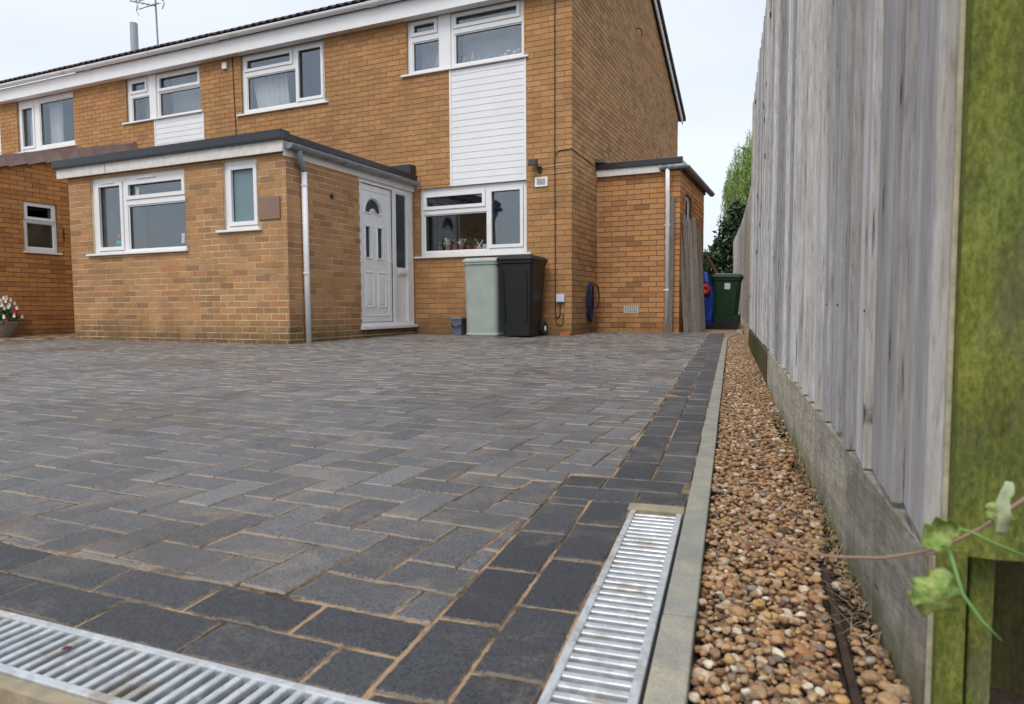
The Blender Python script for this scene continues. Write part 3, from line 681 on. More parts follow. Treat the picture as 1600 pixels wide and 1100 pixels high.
# ------------------------------------------------------------------ porch
porch = thing('porch', (-7.35, YA, 0), 'flat roofed brick porch with black roof trim and white front door', 'porch')
P1 = (-8.80, -7.07, 1.115, 2.10); P2 = (-6.445, -5.91, 1.31, 2.115); DR = (7.47, 8.77, .10, 2.09); ZP = 2.145
pf = wall_slab(porch, 'front_wall', F_PF, XPL, XP, -.15, ZP, [P1, P2], .22, M_MORT_P)
ps = wall_slab(porch, 'side_wall', F_PS, YA+.2205, YF-.01, -.15, ZP, [DR], .22, M_MORT_P)
pl_ = wall_slab(porch, 'far_side_wall', Fr((XPL, 0, 0), (0, 1, 0), (-1, 0, 0)), YA+.2205, YF-.01, -.15, ZP, [], .22, M_MORT_P)
lst = bricks(F_PF, XPL, XP+BP, -.055, ZP, [P1, P2], z_off=-.05, ph=.5); sideb = bricks(F_PS, YA, YF-.006, -.055, ZP, [DR], z_off=-.05, ph=.0)
lay_bricks(pf, lst, B_PORCH, 300, BP=.0035, seed=4)
# the side wall's own nearest bricks share the porch's limit, so they are one joined part
lay_bricks(ps, sideb, B_PORCH, 0, BP=.004, seed=5)
mb = MB(); mb.fbox(F_PF, P1[0], P1[1], 2.102, ZP-.001, -.10, -.02); mb.build('window_head', M_UPVC, porch)
mb = MB(); mb.box(-9.38, XP+.02, YA-.065, YA-.04, ZP-.01, 2.27); mb.build('front_fascia', M_PAINT, porch)
mb = MB(); mb.box(-8.415, -8.405, YA-.067, YA-.0651, ZP-.008, 2.27); mb.build('fascia_joint', M_MORT_F, porch)
mb = MB(); mb.box(XP+.004, XP+.022, YA-.04, YF-.008, 2.09, 2.262); mb.build('side_fascia', M_PAINT, porch)
mb = MB(); mb.box(-9.42, XP+.07, YA-.10, YF-.002, 2.262, 2.33); mb.build('roof_deck', M_BLACKTRIM, porch)
mb = MB(); mb.box(-9.42, XP+.03, YA-.105, YA+.05, 2.27, 2.372); mb.box(-9.42, -9.30, YA+.051, YF-.005, 2.29, 2.372); mb.build('roof_trim', M_BLACKTRIM, porch, bevel=.006)
mb = MB(); mb.box(-6.3, XP+.05, YF-.16, YF-.007, 2.331, 2.475); mb.build('wall_flashing', M_BLACKTRIM, porch, bevel=.006)
GX, GZ, GR = XP+.085, 2.222, .057
g = half_gutter(porch, 'gutter', (GX, YA-.03, GZ), (GX, YF-.03, GZ), GR, M_GUTGREY)
mb = MB(); 
ring = [(GX+math.cos(PI+PI*k/10)*(GR+.004), GZ+math.sin(PI+PI*k/10)*(GR+.004)) for k in range(11)]
mb.prism([(x, YA-.04, z) for x, z in ring], [(x, YA-.03, z) for x, z in ring]); mb.build('gutter_end', M_GUTGREY, g)
for y in (YA+.62, YA+1.2, YA+1.75, YA+2.35, YA+2.6): clip_ring(g, 'gutter_bracket', (GX, y, GZ), (0,1,0), GR, M_GUTGREY, .03)
for y in (YA+.11, YA+.95, YA+1.9): clip_ring(g, 'gutter_union', (GX, y, GZ), (0,1,0), GR+.002, M_GUTGREY, .14 if y < YA+.2 else .05)
def downpipe(parent, pts, r, foot, clips, m, me_top=None):
    mb = MB(); mb.tube(pts, r, 14); d = mb.build('downpipe', m, parent, smooth=True)
    for z in clips:
        c = MB(); c.lathe((foot[0], foot[1], z), [(r+.001,-.011), (r+.006,-.010), (r+.006,.010), (r+.001,.011)], 14)
        c.box(foot[0]-.05, foot[0]-r*.6, foot[1]-.006, foot[1]+.006, z-.008, z+.008) ; c.build('pipe_clip', m, d)
    return d
PX = XP+.05; PY = YA+.245
mb = MB(); mb.tube([(GX, YA+.13, GZ-.045), (GX, YA+.13, GZ-.10), (GX-.002, YA+.145, GZ-.135), (PX+.004, PY-.02, GZ-.215), (PX, PY, GZ-.26)], .036, 14); mb.build('swan_neck', M_GUTGREY, porch, smooth=True)
downpipe(porch, [(PX, PY, GZ-.25), (PX, PY+.005, 1.0), (PX, PY+.012, -.06)], .033, (PX, PY), (1.80, .79), M_PIPE)
mb = MB(); mb.tube([F_PS(6.90, 1.757, .003), F_PS(6.90, 1.757, .009)], .034, 16); mb.build('vent_hole', M_RUBBER, porch)
p1 = window(porch, F_PF, *P1, [(-8.677, -8.272, 1.20, 1.985, True), (-8.112, -7.155, 1.835, 1.975, True), (-8.128, -7.125, 1.16, 1.70, False)], room=1.9, sill_ext=(.09, .03), roomx=(.12, .1), intm=M_INTPALE)
for q in ((-7.95, -7.62, 2.042, 2.058, -.035, -.012), (-8.62, -8.36, 2.024, 2.036, -.018, -.008)):
    mb = MB(); mb.fbox(F_PF, *q); mb.build('trickle_vent', M_UPVC, p1)
window(porch, F_PF, *P2, [(-6.342, -5.996, 1.405, 2.012, True)], room=0, glass=M_FROST, sill_ext=(.10, .06))
# front door
dw = MB(); dw.plate(F_PS, 7.47, 8.77, .14, 2.09, [(7.515, 8.268, .185, 2.045), (8.34, 8.64, .18, 2.03)], -.10, -.015); door = dw.build('front_door', M_UPVC, porch, bevel=.004)
d0 = -.045; LU0, LU1, LZ0, LZ1 = 7.519, 8.264, .19, 2.041
arc = lambda cx, cz, r, a: (cx + r*math.cos(a), cz + r*math.sin(a))
mb = MB(); ARC = (7.655, 8.005, 1.675, 1.85)
mb.plate(F_PS, LU0, LU1, LZ0, LZ1, [(7.648, 7.758, 1.068, 1.474), (7.925, 8.042, 1.068, 1.474), (7.655, 8.005, 1.675, 1.85)], d0-.045, d0); leaf = mb.build('door_leaf', M_UPVC, door)
# spandrels turn the square opening into an arch
mb = MB(); cx, cz, rr = 7.83, 1.675, .175
for s in (-1, 1):
    pts = [(cx+s*.176, cz+.176)] + [arc(cx, cz, rr, (PI/2 - s*PI/2*0) if False else (PI/2 - s*(PI/2)*k/8)) for k in range(9)]
    mb.prism([F_PS(a, b, d0-.044) for a, b in pts], [F_PS(a, b, d0+.0005) for a, b in pts])
mb.build('arch_spandrel', M_UPVC, leaf)
def ring_mould(name, pts, wdt, h, closed=True):
    mb = MB(); n = len(pts)
    for i in range(n if closed else n-1):
        a, b = Vector(pts[i]), Vector(pts[(i+1) % n]); t = (b-a).normalized(); nn = Vector((-t.y, t.x)); a2 = a - t*wdt*.45; b2 = b + t*wdt*.45
        q = [a2-nn*wdt/2, b2-nn*wdt/2, b2+nn*wdt/2, a2+nn*wdt/2]; q2 = [a2-nn*wdt*.2, b2-nn*wdt*.2, b2+nn*wdt*.2, a2+nn*wdt*.2]
        mb.prism([F_PS(p.x, p.y, d0+.0008) for p in q], [F_PS(p.x, p.y, d0+h) for p in q2])
    return mb.build(name, M_UPVC, leaf)
ring_mould('arch_moulding', [arc(cx, cz, .192, PI*k/14) for k in range(15)], .03, .014, False)
ring_mould('arch_base_moulding', [(7.63, 1.665), (7.755, 1.655), (7.785, 1.685), (7.83, 1.70), (7.875, 1.685), (7.905, 1.655), (8.03, 1.665)], .028, .018, False)
mb = MB()
ring = [arc(cx, cz, .056, PI*k/8) for k in range(9)]; mb.prism([F_PS(a, b, d0-.02) for a, b in ring], [F_PS(a, b, d0+.004) for a, b in ring]); mb.build('sunburst_boss', M_UPVC, leaf)
def rect(a, b, c, d): return [(a, c), (b, c), (b, d), (a, d)]
for r_ in ((7.635, 7.770, 1.055, 1.487), (7.912, 8.055, 1.055, 1.487)): ring_mould('glass_moulding', rect(*r_), .026, .014)
for r_ in ((7.632, 7.815, .40, .865), (7.922, 8.105, .40, .865)):
    ring_mould('panel_moulding', rect(*r_), .026, .012); mb = MB(); a, b, c, d = r_
    mb.prism([F_PS(x, z, d0+.0008) for x, z in rect(a+.02, b-.02, c+.02, d-.02)], [F_PS(x, z, d0+.009) for x, z in rect(a+.045, b-.045, c+.045, d-.045)]); mb.build('raised_panel', M_UPVC, leaf)
ring_mould('leaf_edge_moulding', rect(7.578, 8.18, .28, 1.962), .020, .010)
mb = MB(); mb.fbox(F_PS, 7.65, 8.01, 1.67, 1.853, d0-.03, d0-.024); mb.fbox(F_PS, 7.645, 7.761, 1.065, 1.477, d0-.03, d0-.024); mb.fbox(F_PS, 7.92, 8.046, 1.065, 1.477, d0-.03, d0-.024); mb.build('door_glass', M_DOORGL, leaf)
mb = MB(); mb.fbox(F_PS, 8.208, 8.236, .86, 1.08, d0+.0005, d0+.010); mb.tube([F_PS(8.222, 1.03, d0+.01), F_PS(8.222, 1.03, d0+.045), F_PS(8.12, 1.03, d0+.05)], .009, 8); mb.build('door_handle', M_UPVC, leaf, bevel=.002)
mb = MB(); mb.plate(F_PS, 7.5165, 8.2665, .1865, 2.0435, [(7.5215, 8.2615, .1915, 2.0385)], -.05, -.035); mb.build('door_seal', M_GASKET, door)
mb = MB(); mb.fbox(F_PS, 8.338, 8.642, .955, 2.032, -.055, -.049); mb.build('sidelight_glass', M_DOORGL, door)
mb = MB(); mb.plate(F_PS, 8.341, 8.639, .181, 2.029, [(8.36, 8.622, .965, 2.012), (8.36, 8.622, .20, .85)], -.07, -.028); mb.build('sidelight_bead', M_UPVC, door, bevel=.003)
mb = MB(); mb.fbox(F_PS, 8.355, 8.625, .195, .86, -.068, -.045); mb.build('sidelight_panel', M_UPVC, door)
mb = MB()
for k in range(1, 8): mb.fbox(F_PS, 8.358+.033*k-.002, 8.358+.033*k+.002, .20, .85, -.0449, -.042)
mb.build('sidelight_groove', M_UPVC2, door)
mb = MB(); mb.fbox(F_PS, 8.415, 8.61, .872, .938, -.027, -.012); mb.fbox(F_PS, 8.425, 8.60, .882, .928, -.012, -.006); mb.build('letterbox', M_UPVC, door, bevel=.003)
mb = MB(); mb.fbox(F_PS, 7.44, 8.785, .095, .138, -.10, .06); mb.build('threshold', M_UPVC, door, bevel=.005)
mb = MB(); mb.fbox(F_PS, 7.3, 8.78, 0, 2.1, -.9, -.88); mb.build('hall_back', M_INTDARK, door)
mb = MB(); mb.fbox(F_PF, -5.89, -5.575, 1.40, 1.65, .0085, .022)
tag(rebase(mb.build('wall_plaque', M_PLAQUE, bevel=.002), F_PF(-5.73, 1.40, 0)), 'plain square brown plaque on the porch wall beside the narrow window', 'plaque')

# ------------------------------------------------------------------ side extension
ext = thing('side_extension', (-2.4, YE, 0), 'small orange brick lean-to at the side of the house with black roof edge', 'extension')
ef = wall_slab(ext, 'front_wall', F_EF, XC+.001, XE, -.12, 2.315, [], .2, M_MORT_E)
es = wall_slab(ext, 'side_wall', F_ES, YE+.2005, 12.25, -.12, 2.36, [(10.44, 10.98, 1.66, 2.06)], .2, M_MORT_E)
lay_bricks(ef, bricks(F_EF, XC+.004, XE+BP, .0, 2.315, [(-2.605, -2.38, .285, .405)], ph=.5), B_EXT, 300, seed=6)
lay_bricks(es, bricks(F_ES, YE, 12.25, .0, 2.36, [(10.44, 10.98, 1.66, 2.06)], ph=.0), B_NBR, 0, seed=7)
window(ext, F_ES, 10.44, 10.98, 1.66, 2.06, [(10.50, 10.92, 1.72, 2.0, False)], sill=False, room=1.0)
mb = MB(); mb.box(XC+.003, -2.06, YE-.06, YE-.035, 2.305, 2.41); mb.build('fascia', M_PAINT, ext)
mb = MB(); mb.box(XC+.003, -1.755, YE-.085, YE-.005, 2.405, 2.495); mb.build('roof_trim', M_BLACKTRIM, ext, bevel=.006)
mb = MB(); mb.hexa([(XC+.004,YE-.16,2.50), (XC+.16,YE-.08,2.50), (XC+.16,YE+.02,2.50), (XC+.004,YE+.02,2.50), (XC+.004,YE-.12,2.57), (XC+.012,YE-.1,2.57), (XC+.012,YE+.02,2.57), (XC+.004,YE+.02,2.57)]); mb.build('wall_flashing', M_BLACKTRIM, ext)
mb = MB(); mb.box(XC+.01, -1.76, YE, 12.35, 2.40, 2.46); mb.build('roof_deck', M_BLACKTRIM, ext)
mb = MB(); mb.box(XE+.002, -1.775, YE-.03, 12.3, 2.30, 2.395); mb.build('side_fascia', M_TIMBER, ext)
g = half_gutter(ext, 'gutter', (-1.715, YE-.10, 2.37), (-1.715, 12.62, 2.37), .054, M_GUTBR)
mb = MB(); mb.tube([(-2.07, YE-.105, 2.352), (-1.72, YE-.105, 2.358), (-1.70, YE-.09, 2.36)], .036, 12); mb.build('gutter_return', M_GUTGREY, g, smooth=True)
for x in (-2.05, -1.93, -1.84): 
    mb = MB(); mb.lathe((x, YE-.105, 2.3525), [(.034,-.012), (.041,-.01), (.041,.01), (.034,.012)], 14, Vector((1,0,0))); mb.build('gutter_union', M_GUTGREY, g)
downpipe(ext, [(-1.955, YE-.10, 2.34), (-1.955, YE-.10, 2.0), (-1.958, YE-.06, 1.9), (-1.958, YE-.05, -.02)], .031, (-1.958, YE-.05), (1.55, .62), M_PIPE)
t = thing('air_brick', (-2.49, YE, .285), 'cream air brick with square holes low in the side extension wall', 'vent')
mb = MB(); hs = [(-2.605+.018+i*.0275, -2.605+.018+i*.0275+.014, .285+.014+j*.026, .285+.014+j*.026+.014) for i in range(7) for j in range(4)]
mb.plate(F_EF, -2.602, -2.383, .288, .402, hs, .0, .010); mb.build('grille', M_GREY, t)
mb = MB(); mb.fbox(F_EF, -2.60, -2.385, .29, .40, -.01, .001); mb.build('grille_back', M_RUBBER, t)

# ------------------------------------------------------------------ neighbour's house
nh = thing('brick_house', (-13.5, YF, 0), 'golden brick middle terrace house next door with short white clad panel', 'house')
W5 = (-14.79, -13.05, 3.55, ZS-.004); W6 = (-11.585, -9.73, 3.785, ZS-.004); PAN2 = (-10.865, -9.675, 2.13, 3.755)
W7 = (-17.2, -15.36, 3.56, ZS-.004)
nw = wall_slab(nh, 'front_wall', F_FAC, -18.5, XPARTY-.002, -.12, ZS, [W5, W6, PAN2, W7], .25, M_MORT_F)
lay_bricks(nw, bricks(F_FAC, -18.5, XPARTY, 1.9, ZS, [W5, W6, PAN2, W7], ph=.0), B_FACADE, 300, seed=8)
mb = MB(); mb.box(-18.5, XPARTY-.002, YB-.25, YB, -.12, ZE); mb.box(-18.5, -18.3, YF+.26, YB-.26, -.12, ZE); mb.build('rear_wall', M_MORT_F, nh)
roof(nh, -18.5, XPARTY-.004, False); eaves(nh, -18.5, XPARTY-.003, False)
window(nh, F_FAC, *W5, [(-14.68, -14.35, 3.665, 4.41, True), (-14.12, -13.10, 3.65, 4.46, False)], room=2.2)
w6 = window(nh, F_FAC, *W6, [(-11.468, -11.12, 4.34, 4.475, True), (-11.47, -11.045, 3.82, 4.21, False), (-10.748, -9.82, 4.30, 4.475, True), (-10.762, -9.765, 3.83, 4.212, False)], room=1.8)
mb = MB(); mb.fbox(F_FAC, -11.0, -10.835, 3.79, ZS-.006, -.03, -.012); mb.build('wide_mullion', M_UPVC2, w6)
window(nh, F_FAC, *W7, [(-17.1, -16.3, 3.68, 4.42, True), (-16.15, -15.46, 3.68, 4.42, True)], room=2.0)
pn = MB(); pn.fbox(F_FAC, *PAN2, -.25, -.02); pan2 = pn.build('cladding_panel', M_UPVC2, nh); 
cladding(pan2, PAN2)
# next door's extension: its side wall and the verge of its tiled roof
ne = thing('house_extension', (XN-1, 7.5, 0), 'deep orange brick extension next door with brown tiled sloping roof', 'extension')
nz_ = lambda y: 2.548 + .293*(y-6.505)
Y0, NW = 4.6, (6.80, 7.33, 1.31, 2.10)
mb = MB(); mb.plate(F_NS, Y0, YF-.004, -.12, 1.95, [NW], -.2, 0)
mb.plate(F_NS, Y0, YF-.004, 1.95, 1.951, [NW], -.2, 0)
pg = [(Y0, 1.951), (NW[0], 1.951), (NW[0], nz_(NW[0])), (Y0, nz_(Y0))]; mb.prism([F_NS(a, b, 0) for a, b in pg], [F_NS(a, b, -.2) for a, b in pg])
pg = [(NW[0], NW[3]), (NW[1], NW[3]), (NW[1], nz_(NW[1])), (NW[0], nz_(NW[0]))]; mb.prism([F_NS(a, b, 0) for a, b in pg], [F_NS(a, b, -.2) for a, b in pg])
pg = [(NW[1], 1.951), (YF-.004, 1.951), (YF-.004, nz_(YF)), (NW[1], nz_(NW[1]))]; mb.prism([F_NS(a, b, 0) for a, b in pg], [F_NS(a, b, -.2) for a, b in pg])
nsw = mb.build('side_wall', M_MORT_E, ne)
lay_bricks(nsw, bricks(F_NS, Y0, YF-.006, -.04, 3.3, [NW], [(-.293, 1, 2.548-.293*6.505)]), B_NBR, 300, seed=9)
mb = MB(); mb.box(-16, XN-.2, Y0, Y0+.2, -.12, 1.95); mb.build('front_wall', M_MORT_E, ne)
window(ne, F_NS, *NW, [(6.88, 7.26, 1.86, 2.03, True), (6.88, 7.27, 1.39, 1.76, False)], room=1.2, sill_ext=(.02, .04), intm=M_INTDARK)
mb = MB(); mb.hexa([(-16,Y0-.3,nz_(Y0-.3)+.02), (XN+.02,Y0-.3,nz_(Y0-.3)+.02), (XN+.02,YF-.008,nz_(YF)+.02), (-16,YF-.008,nz_(YF)+.02), (-16,Y0-.3,nz_(Y0-.3)+.1), (XN+.02,Y0-.3,nz_(Y0-.3)+.1), (XN+.02,YF-.008,nz_(YF)+.1), (-16,YF-.008,nz_(YF)+.1)]); nr = mb.build('roof', M_TILEBR, ne)
y = Y0-.3; k = 0
mb = MB(); L_ = .325; mb.hexa([(-.30,0,.045), (.085,0,-.012), (.078,L_,.0), (-.30,L_,.045), (-.30,0,.135), (.085,0,.178), (.06,L_,.158), (-.30,L_,.125)])
me = mb.mesh('verge_tile', M_TILEBR)
while y < YF-.1:
    o = bpy.data.objects.new('verge_tile', me); C.objects.link(o); o.parent = nr
    o.matrix_local = Matrix.Translation((XN, y, nz_(y)+.012+.012*(k % 2)*0)) @ Matrix.Rotation(math.atan(.293)+.035, 4, 'X'); y += .285; k += 1
mb = MB(); mb.box(XN-1.2, XN+.05, YF-.07, YF-.007, nz_(YF)+.16, nz_(YF)+.20); mb.build('lead_flashing', M_TILEBR, ne)
mb = MB(); mb.tube([F_NS(7.42, 1.72, .01), F_NS(7.42, 1.52, .012)], .012, 6); mb.build('iron_stay', M_CABLE, ne)
# flue and aerial on next door's ridge
t = thing('roof_flue', (-16.2, 12.55, 6.7), 'tall pale grey flue pipe standing on the roof left of the aerial', 'flue')
mb = MB(); mb.tube([(-16.2, 12.6, 6.6), (-16.2, 12.6, 7.74)], .095, 20); mb.build('flue_pipe', M_FLUE, t)
t = thing('tv_aerial', (-15.34, 12.6, 6.8), 'television aerial with two stacked grids on a thin mast above the roof', 'aerial')
mb = MB(); mb.tube([(-15.34, 12.6, 6.75), (-15.38, 12.6, 8.22)], .022, 8); mb.build('mast', M_STEEL, t)
for j, z in enumerate((7.97, 8.17)):
    mb = MB()
    for k in range(7): x = -15.78+.11*k; mb.tube([(x+.05, 12.35, z-.06), (x-.05, 12.62, z+.10)], .006, 5)
    mb.tube([(-15.85, 12.5, z+.02), (-15.05, 12.42, z)], .012, 6)
    for s in (-1, 1):
        mb.tube([(-15.45+s*.42, 12.5, z-.12), (-15.45+s*.50, 12.5, z), (-15.45+s*.46, 12.5, z+.12)], .012, 6)
    mb.build('reflector_grid', M_STEEL, t)
mb = MB(); mb.tube([(-15.9, 12.3, 8.13), (-15.36, 12.6, 8.02)], .014, 6)
for k in range(6): 
    p = Vector((-15.9, 12.3, 8.13)).lerp(Vector((-15.36, 12.6, 8.02)), k/6); mb.tube([p+Vector((.03,-.05,-.06)), p+Vector((-.03,.05,.06))], .008, 5)
mb.build('director_boom', M_STEEL, t)

# ------------------------------------------------------------------ driveway of block paving
SK = .07
def la(p): return (lat(*p), alo(*p))
drive = bpy.data.objects.new('driveway', None)
mb = MB()
def lq(pts, z, m=mb): m.poly([L2W(l, a, z) for l, a in pts], [(0,1,2,3)])
cA = .649
lq([(-15, 1.54), (-.083, 1.54), (-.083, 10.05), (-15, 10.05)], -.0036)
lq([(-15, cA+SK*15), (-.207, cA+SK*.207), (-.207, 1.54), (-15, 1.54)], -.0036)
lq([(-.207, 1.49), (-.083, 1.49), (-.083, 1.54), (-.207, 1.54)], -.0036)
drive = struct(mb.build('driveway', M_SAND))
def in_view(x, y):
    v = Vector((x, y, 0)) - CAM; xc = .9142*v.x + .40523*v.y; zc = -(.40471*v.x - .9122*v.y)
    return zc > .25 and -1.12 < xc/zc < .98
CH = .0035
def inset(p, d):
    n = len(p); A = sum(p[i][0]*p[(i+1) % n][1]-p[(i+1) % n][0]*p[i][1] for i in range(n)); s = 1 if A > 0 else -1; q = list(p)
    for i in range(n):
        a, b = p[i], p[(i+1) % n]; ex, ey = b[0]-a[0], b[1]-a[1]; L = math.hypot(ex, ey)
        if L < 1e-6: continue
        nx, ny = s*ey/L, -s*ex/L; q = clip(q, nx, ny, nx*a[0]+ny*a[1]-d)
        if len(q) < 3: return None
    return q
pav = []        # (world xy polygon, kind)
def add_pav(poly, kind):
    if len(poly) < 3 or area(poly) < 9e-4: return
    cx = sum(p[0] for p in poly)/len(poly); cy = sum(p[1] for p in poly)/len(poly)
    if not in_view(cx, cy): return
    pav.append((poly, kind, cx, cy))
W_ = .1; J_ = .0021
def field(poly):
    cx = sum(p[0] for p in poly)/4; cy = sum(p[1] for p in poly)/4
    if not in_view(cx, cy): return
    if cy > YF-.01 and cx < XC+.05: return
    if cy > YE-.01 and cx < XE: return
    if XPL-.05 < cx < XP+.02 and cy > YA-.02: return
    if cx < -10.98 and cy > 4.3: return
    l, a = lat(cx, cy), alo(cx, cy)
    if l > -.15 or a < .6 or a > 10.3: return
    poly = clip(poly, N.x, N.y, -.2955)
    poly = clip(poly, -(K.x+SK*N.x), -(K.y+SK*N.y), -.8465) if len(poly) > 2 else poly          # c >= .846
    if len(poly) < 3: return
    ls = [lat(*p) for p in poly]; as_ = [alo(*p) for p in poly]
    if max(ls) > -.405 and min(as_) < 1.752:
        cl = sum(ls)/len(ls); ca = sum(as_)/len(as_)
        if ca > 1.752: poly = clip(poly, -K.x, -K.y, -1.754)
        else: poly = clip(poly, N.x, N.y, -.4075)
    if len(poly) > 2: add_pav(poly, 0)
ox, oy = .037, .021
for b in range(4, 104):
    for m in range(-38, 3):
        x = ox + (b+4*m)*W_; y = oy + b*W_
        field([(x+J_, y+J_), (x+2*W_-J_, y+J_), (x+2*W_-J_, y+W_-J_), (x+J_, y+W_-J_)])
        x = ox + (b+2+4*m)*W_; y = oy + (b-1)*W_
        field([(x+J_, y+J_), (x+W_-J_, y+J_), (x+W_-J_, y+2*W_-J_), (x+J_, y+2*W_-J_)])
def la_rect(l0, l1, a0, a1, kind=1, skew=0):
    J = J_; p = [(l0+J, a0+J), (l1-J, a0+J), (l1-J, a1-J), (l0+J, a1-J)]
    if skew: p = [(l, c - SK*l) for l, c in p]
    w = [L2W(l, a) for l, a in p]; return [(q.x, q.y) for q in w]
for (l0, l1, off) in ((-.292, -.190, 0.0), (-.190, -.0925, .09)):
    a = 1.752 - off
    while a < 9.92:
        a2 = a+.2; 
        if a2 > 1.80: add_pav(la_rect(l0, l1, max(a, 1.752), min(a2, 9.93)), 1)
        a = a2
for (l0, l1, off) in ((-.4045, -.306, .045), (-.306, -.2085, .12)):
    a = .45 + off
    while a < 1.545:
        p = la_rect(l0, l1, a, min(a+.2, 1.545)); p = clip(p, -(K.x+SK*N.x), -(K.y+SK*N.y), -(cA+.003)); add_pav(p, 1); a += .2
for (a0, a1, off) in ((1.545, 1.648, 0.0), (1.648, 1.752, .1)):
    l = -.4045 - off
    while l < -.09:
        x0, x1 = max(l, -.4045), min(l+.2, -.0925)
        if x1-x0 > .02: add_pav(la_rect(x0, x1, a0, a1), 1)
        l += .2
for (c0, c1, off) in ((cA+.002, .747, .11), (.747, .8435, .02)):
    l = -.4065+off-.2
    while l > -4.6:
        x0, x1 = l, min(l+.2, -.4065)
        if x1-x0 > .02: add_pav(la_rect(x0, x1, c0, c1, skew=1), 1)
        l -= .2
pav.sort(key=lambda e: (e[2]**2+e[3]**2) / max(area(e[0]), .002)**.5)
cache = {}
def align(q, poly):
    n = len(poly)
    if not q or len(q) != n: return None
    k = min(range(n), key=lambda k: (q[k][0]-poly[0][0])**2+(q[k][1]-poly[0][1])**2); return q[k:]+q[:k]
def pav_geo(mb, poly, q, top, bot):
    """append one block: flat face, worn border, chamfer, side; mb.ed holds 1 at the border vertices"""
    if not hasattr(mb, 'ed'): mb.ed = []
    n = len(poly); o = len(mb.v); q = align(q, poly); q2 = align(inset(poly, .017), poly) if q else None
    rings = []
    if q2: rings.append(([top(p, 0) for p in q2], 0.0))
    if q: rings += [([top(p, 0) for p in q], 1.0), ([top(p, -.0036) for p in poly], 1.0)]
    else: rings.append(([top(p, -.001) for p in poly], .5))
    rings.append(([bot(p) for p in poly], 1.0))
    for rg, e in rings: mb.v += rg; mb.ed += [e]*n
    mb.f.append(tuple(o+i for i in range(n)))
    for r_ in range(len(rings)-1):
        for i in range(n): mb.f.append((o+r_*n+i, o+(r_+1)*n+i, o+(r_+1)*n+(i+1) % n, o+r_*n+(i+1) % n))
def rough_geo(mb, poly, top, bot):
    """a near block: outline broken into short chipped segments, pillowed edge"""
    mb.ed = []; n = len(poly); cx = sum(p[0] for p in poly)/n; cy = sum(p[1] for p in poly)/n; pts = []
    for i in range(n):
        a, b = poly[i], poly[(i+1) % n]; L = math.hypot(b[0]-a[0], b[1]-a[1]); m = max(1, int(L/.0085)); ex, ey = (b[0]-a[0])/max(L, 1e-6), (b[1]-a[1])/max(L, 1e-6)
        for k in range(m):
            t = k/m; j = random.uniform(-.0003, .0013) + (.0022 if random.random() < .06 else 0)
            if k == 0: p = (a[0]+(cx-a[0])*.012, a[1]+(cy-a[1])*.012)
            else: p = (a[0]+(b[0]-a[0])*t - ey*j, a[1]+(b[1]-a[1])*t + ex*j)
            pts.append(p)
    m = len(pts); wid = 2*area(poly)/max(1e-6, sum(math.hypot(poly[i][0]-poly[(i+1) % n][0], poly[i][1]-poly[(i+1) % n][1]) for i in range(n)))
    def sh(p, d):
        L = math.hypot(p[0]-cx, p[1]-cy); f = max(0.0, 1-d/max(wid, .008)*1.0); return (cx+(p[0]-cx)*(1-(d/max(L, .01))*.0)*f + 0, cy+(p[1]-cy)*f)
    o = len(mb.v)
    for d, dz, e in ((.0085, 0, 0.0), (.0030, -.0004, .85), (.0012, -.0016, 1.0), (0, -.0042, 1.0)):
        d = min(d, wid*.5)
        mb.v += [top(sh(p, d), dz + (random.uniform(-.0005, .0002) if 0 < d < .005 else 0)) for p in pts]; mb.ed += [e]*m
    mb.v += [bot(p) for p in pts]; mb.ed += [1.0]*m
    mb.f.append(tuple(o+i for i in range(m)))
    for r_ in range(4):
        for i in range(m): mb.f.append((o+r_*m+i, o+(r_+1)*m+i, o+(r_+1)*m+(i+1) % m, o+r_*m+(i+1) % m))
def set_edge(me, ed):
    at = me.attributes.new('edge', 'FLOAT', 'POINT'); at.data.foreach_set('value', ed)
for idx, (poly, kind, cx, cy) in enumerate(pav[:300]):
    A = sum(poly[i][0]*poly[(i+1) % len(poly)][1]-poly[(i+1) % len(poly)][0]*poly[i][1] for i in range(len(poly)))
    if A < 0: poly = poly[::-1]
    poly0 = poly; q = inset(poly, .0035); z0 = gz(cx, cy) + random.uniform(-.0012, .0012)
    if not q or len(q) < 3: continue
    # align start of inset ring with the outer ring
    n = len(poly)
    if len(q) == n:
        k = min(range(n), key=lambda k: (q[k][0]-poly[0][0])**2+(q[k][1]-poly[0][1])**2); q = q[k:]+q[:k]
    tx, ty = random.uniform(-.006, .006), random.uniform(-.006, .006)
    zz = lambda p: gz(*p)-gz(cx, cy) + (p[0]-cx)*tx + (p[1]-cy)*ty
    key = None
    mb = MB(); rough_geo(mb, poly0, lambda p, dz: (p[0]-cx, p[1]-cy, zz(p)+dz), lambda p: (p[0]-cx, p[1]-cy, -.035))
    mb.mi = [0]*len(mb.f)
    o = mb.build('paving_block', P_DARK if kind else P_FIELD, drive); set_edge(o.data, mb.ed); o.location = (cx, cy, z0)
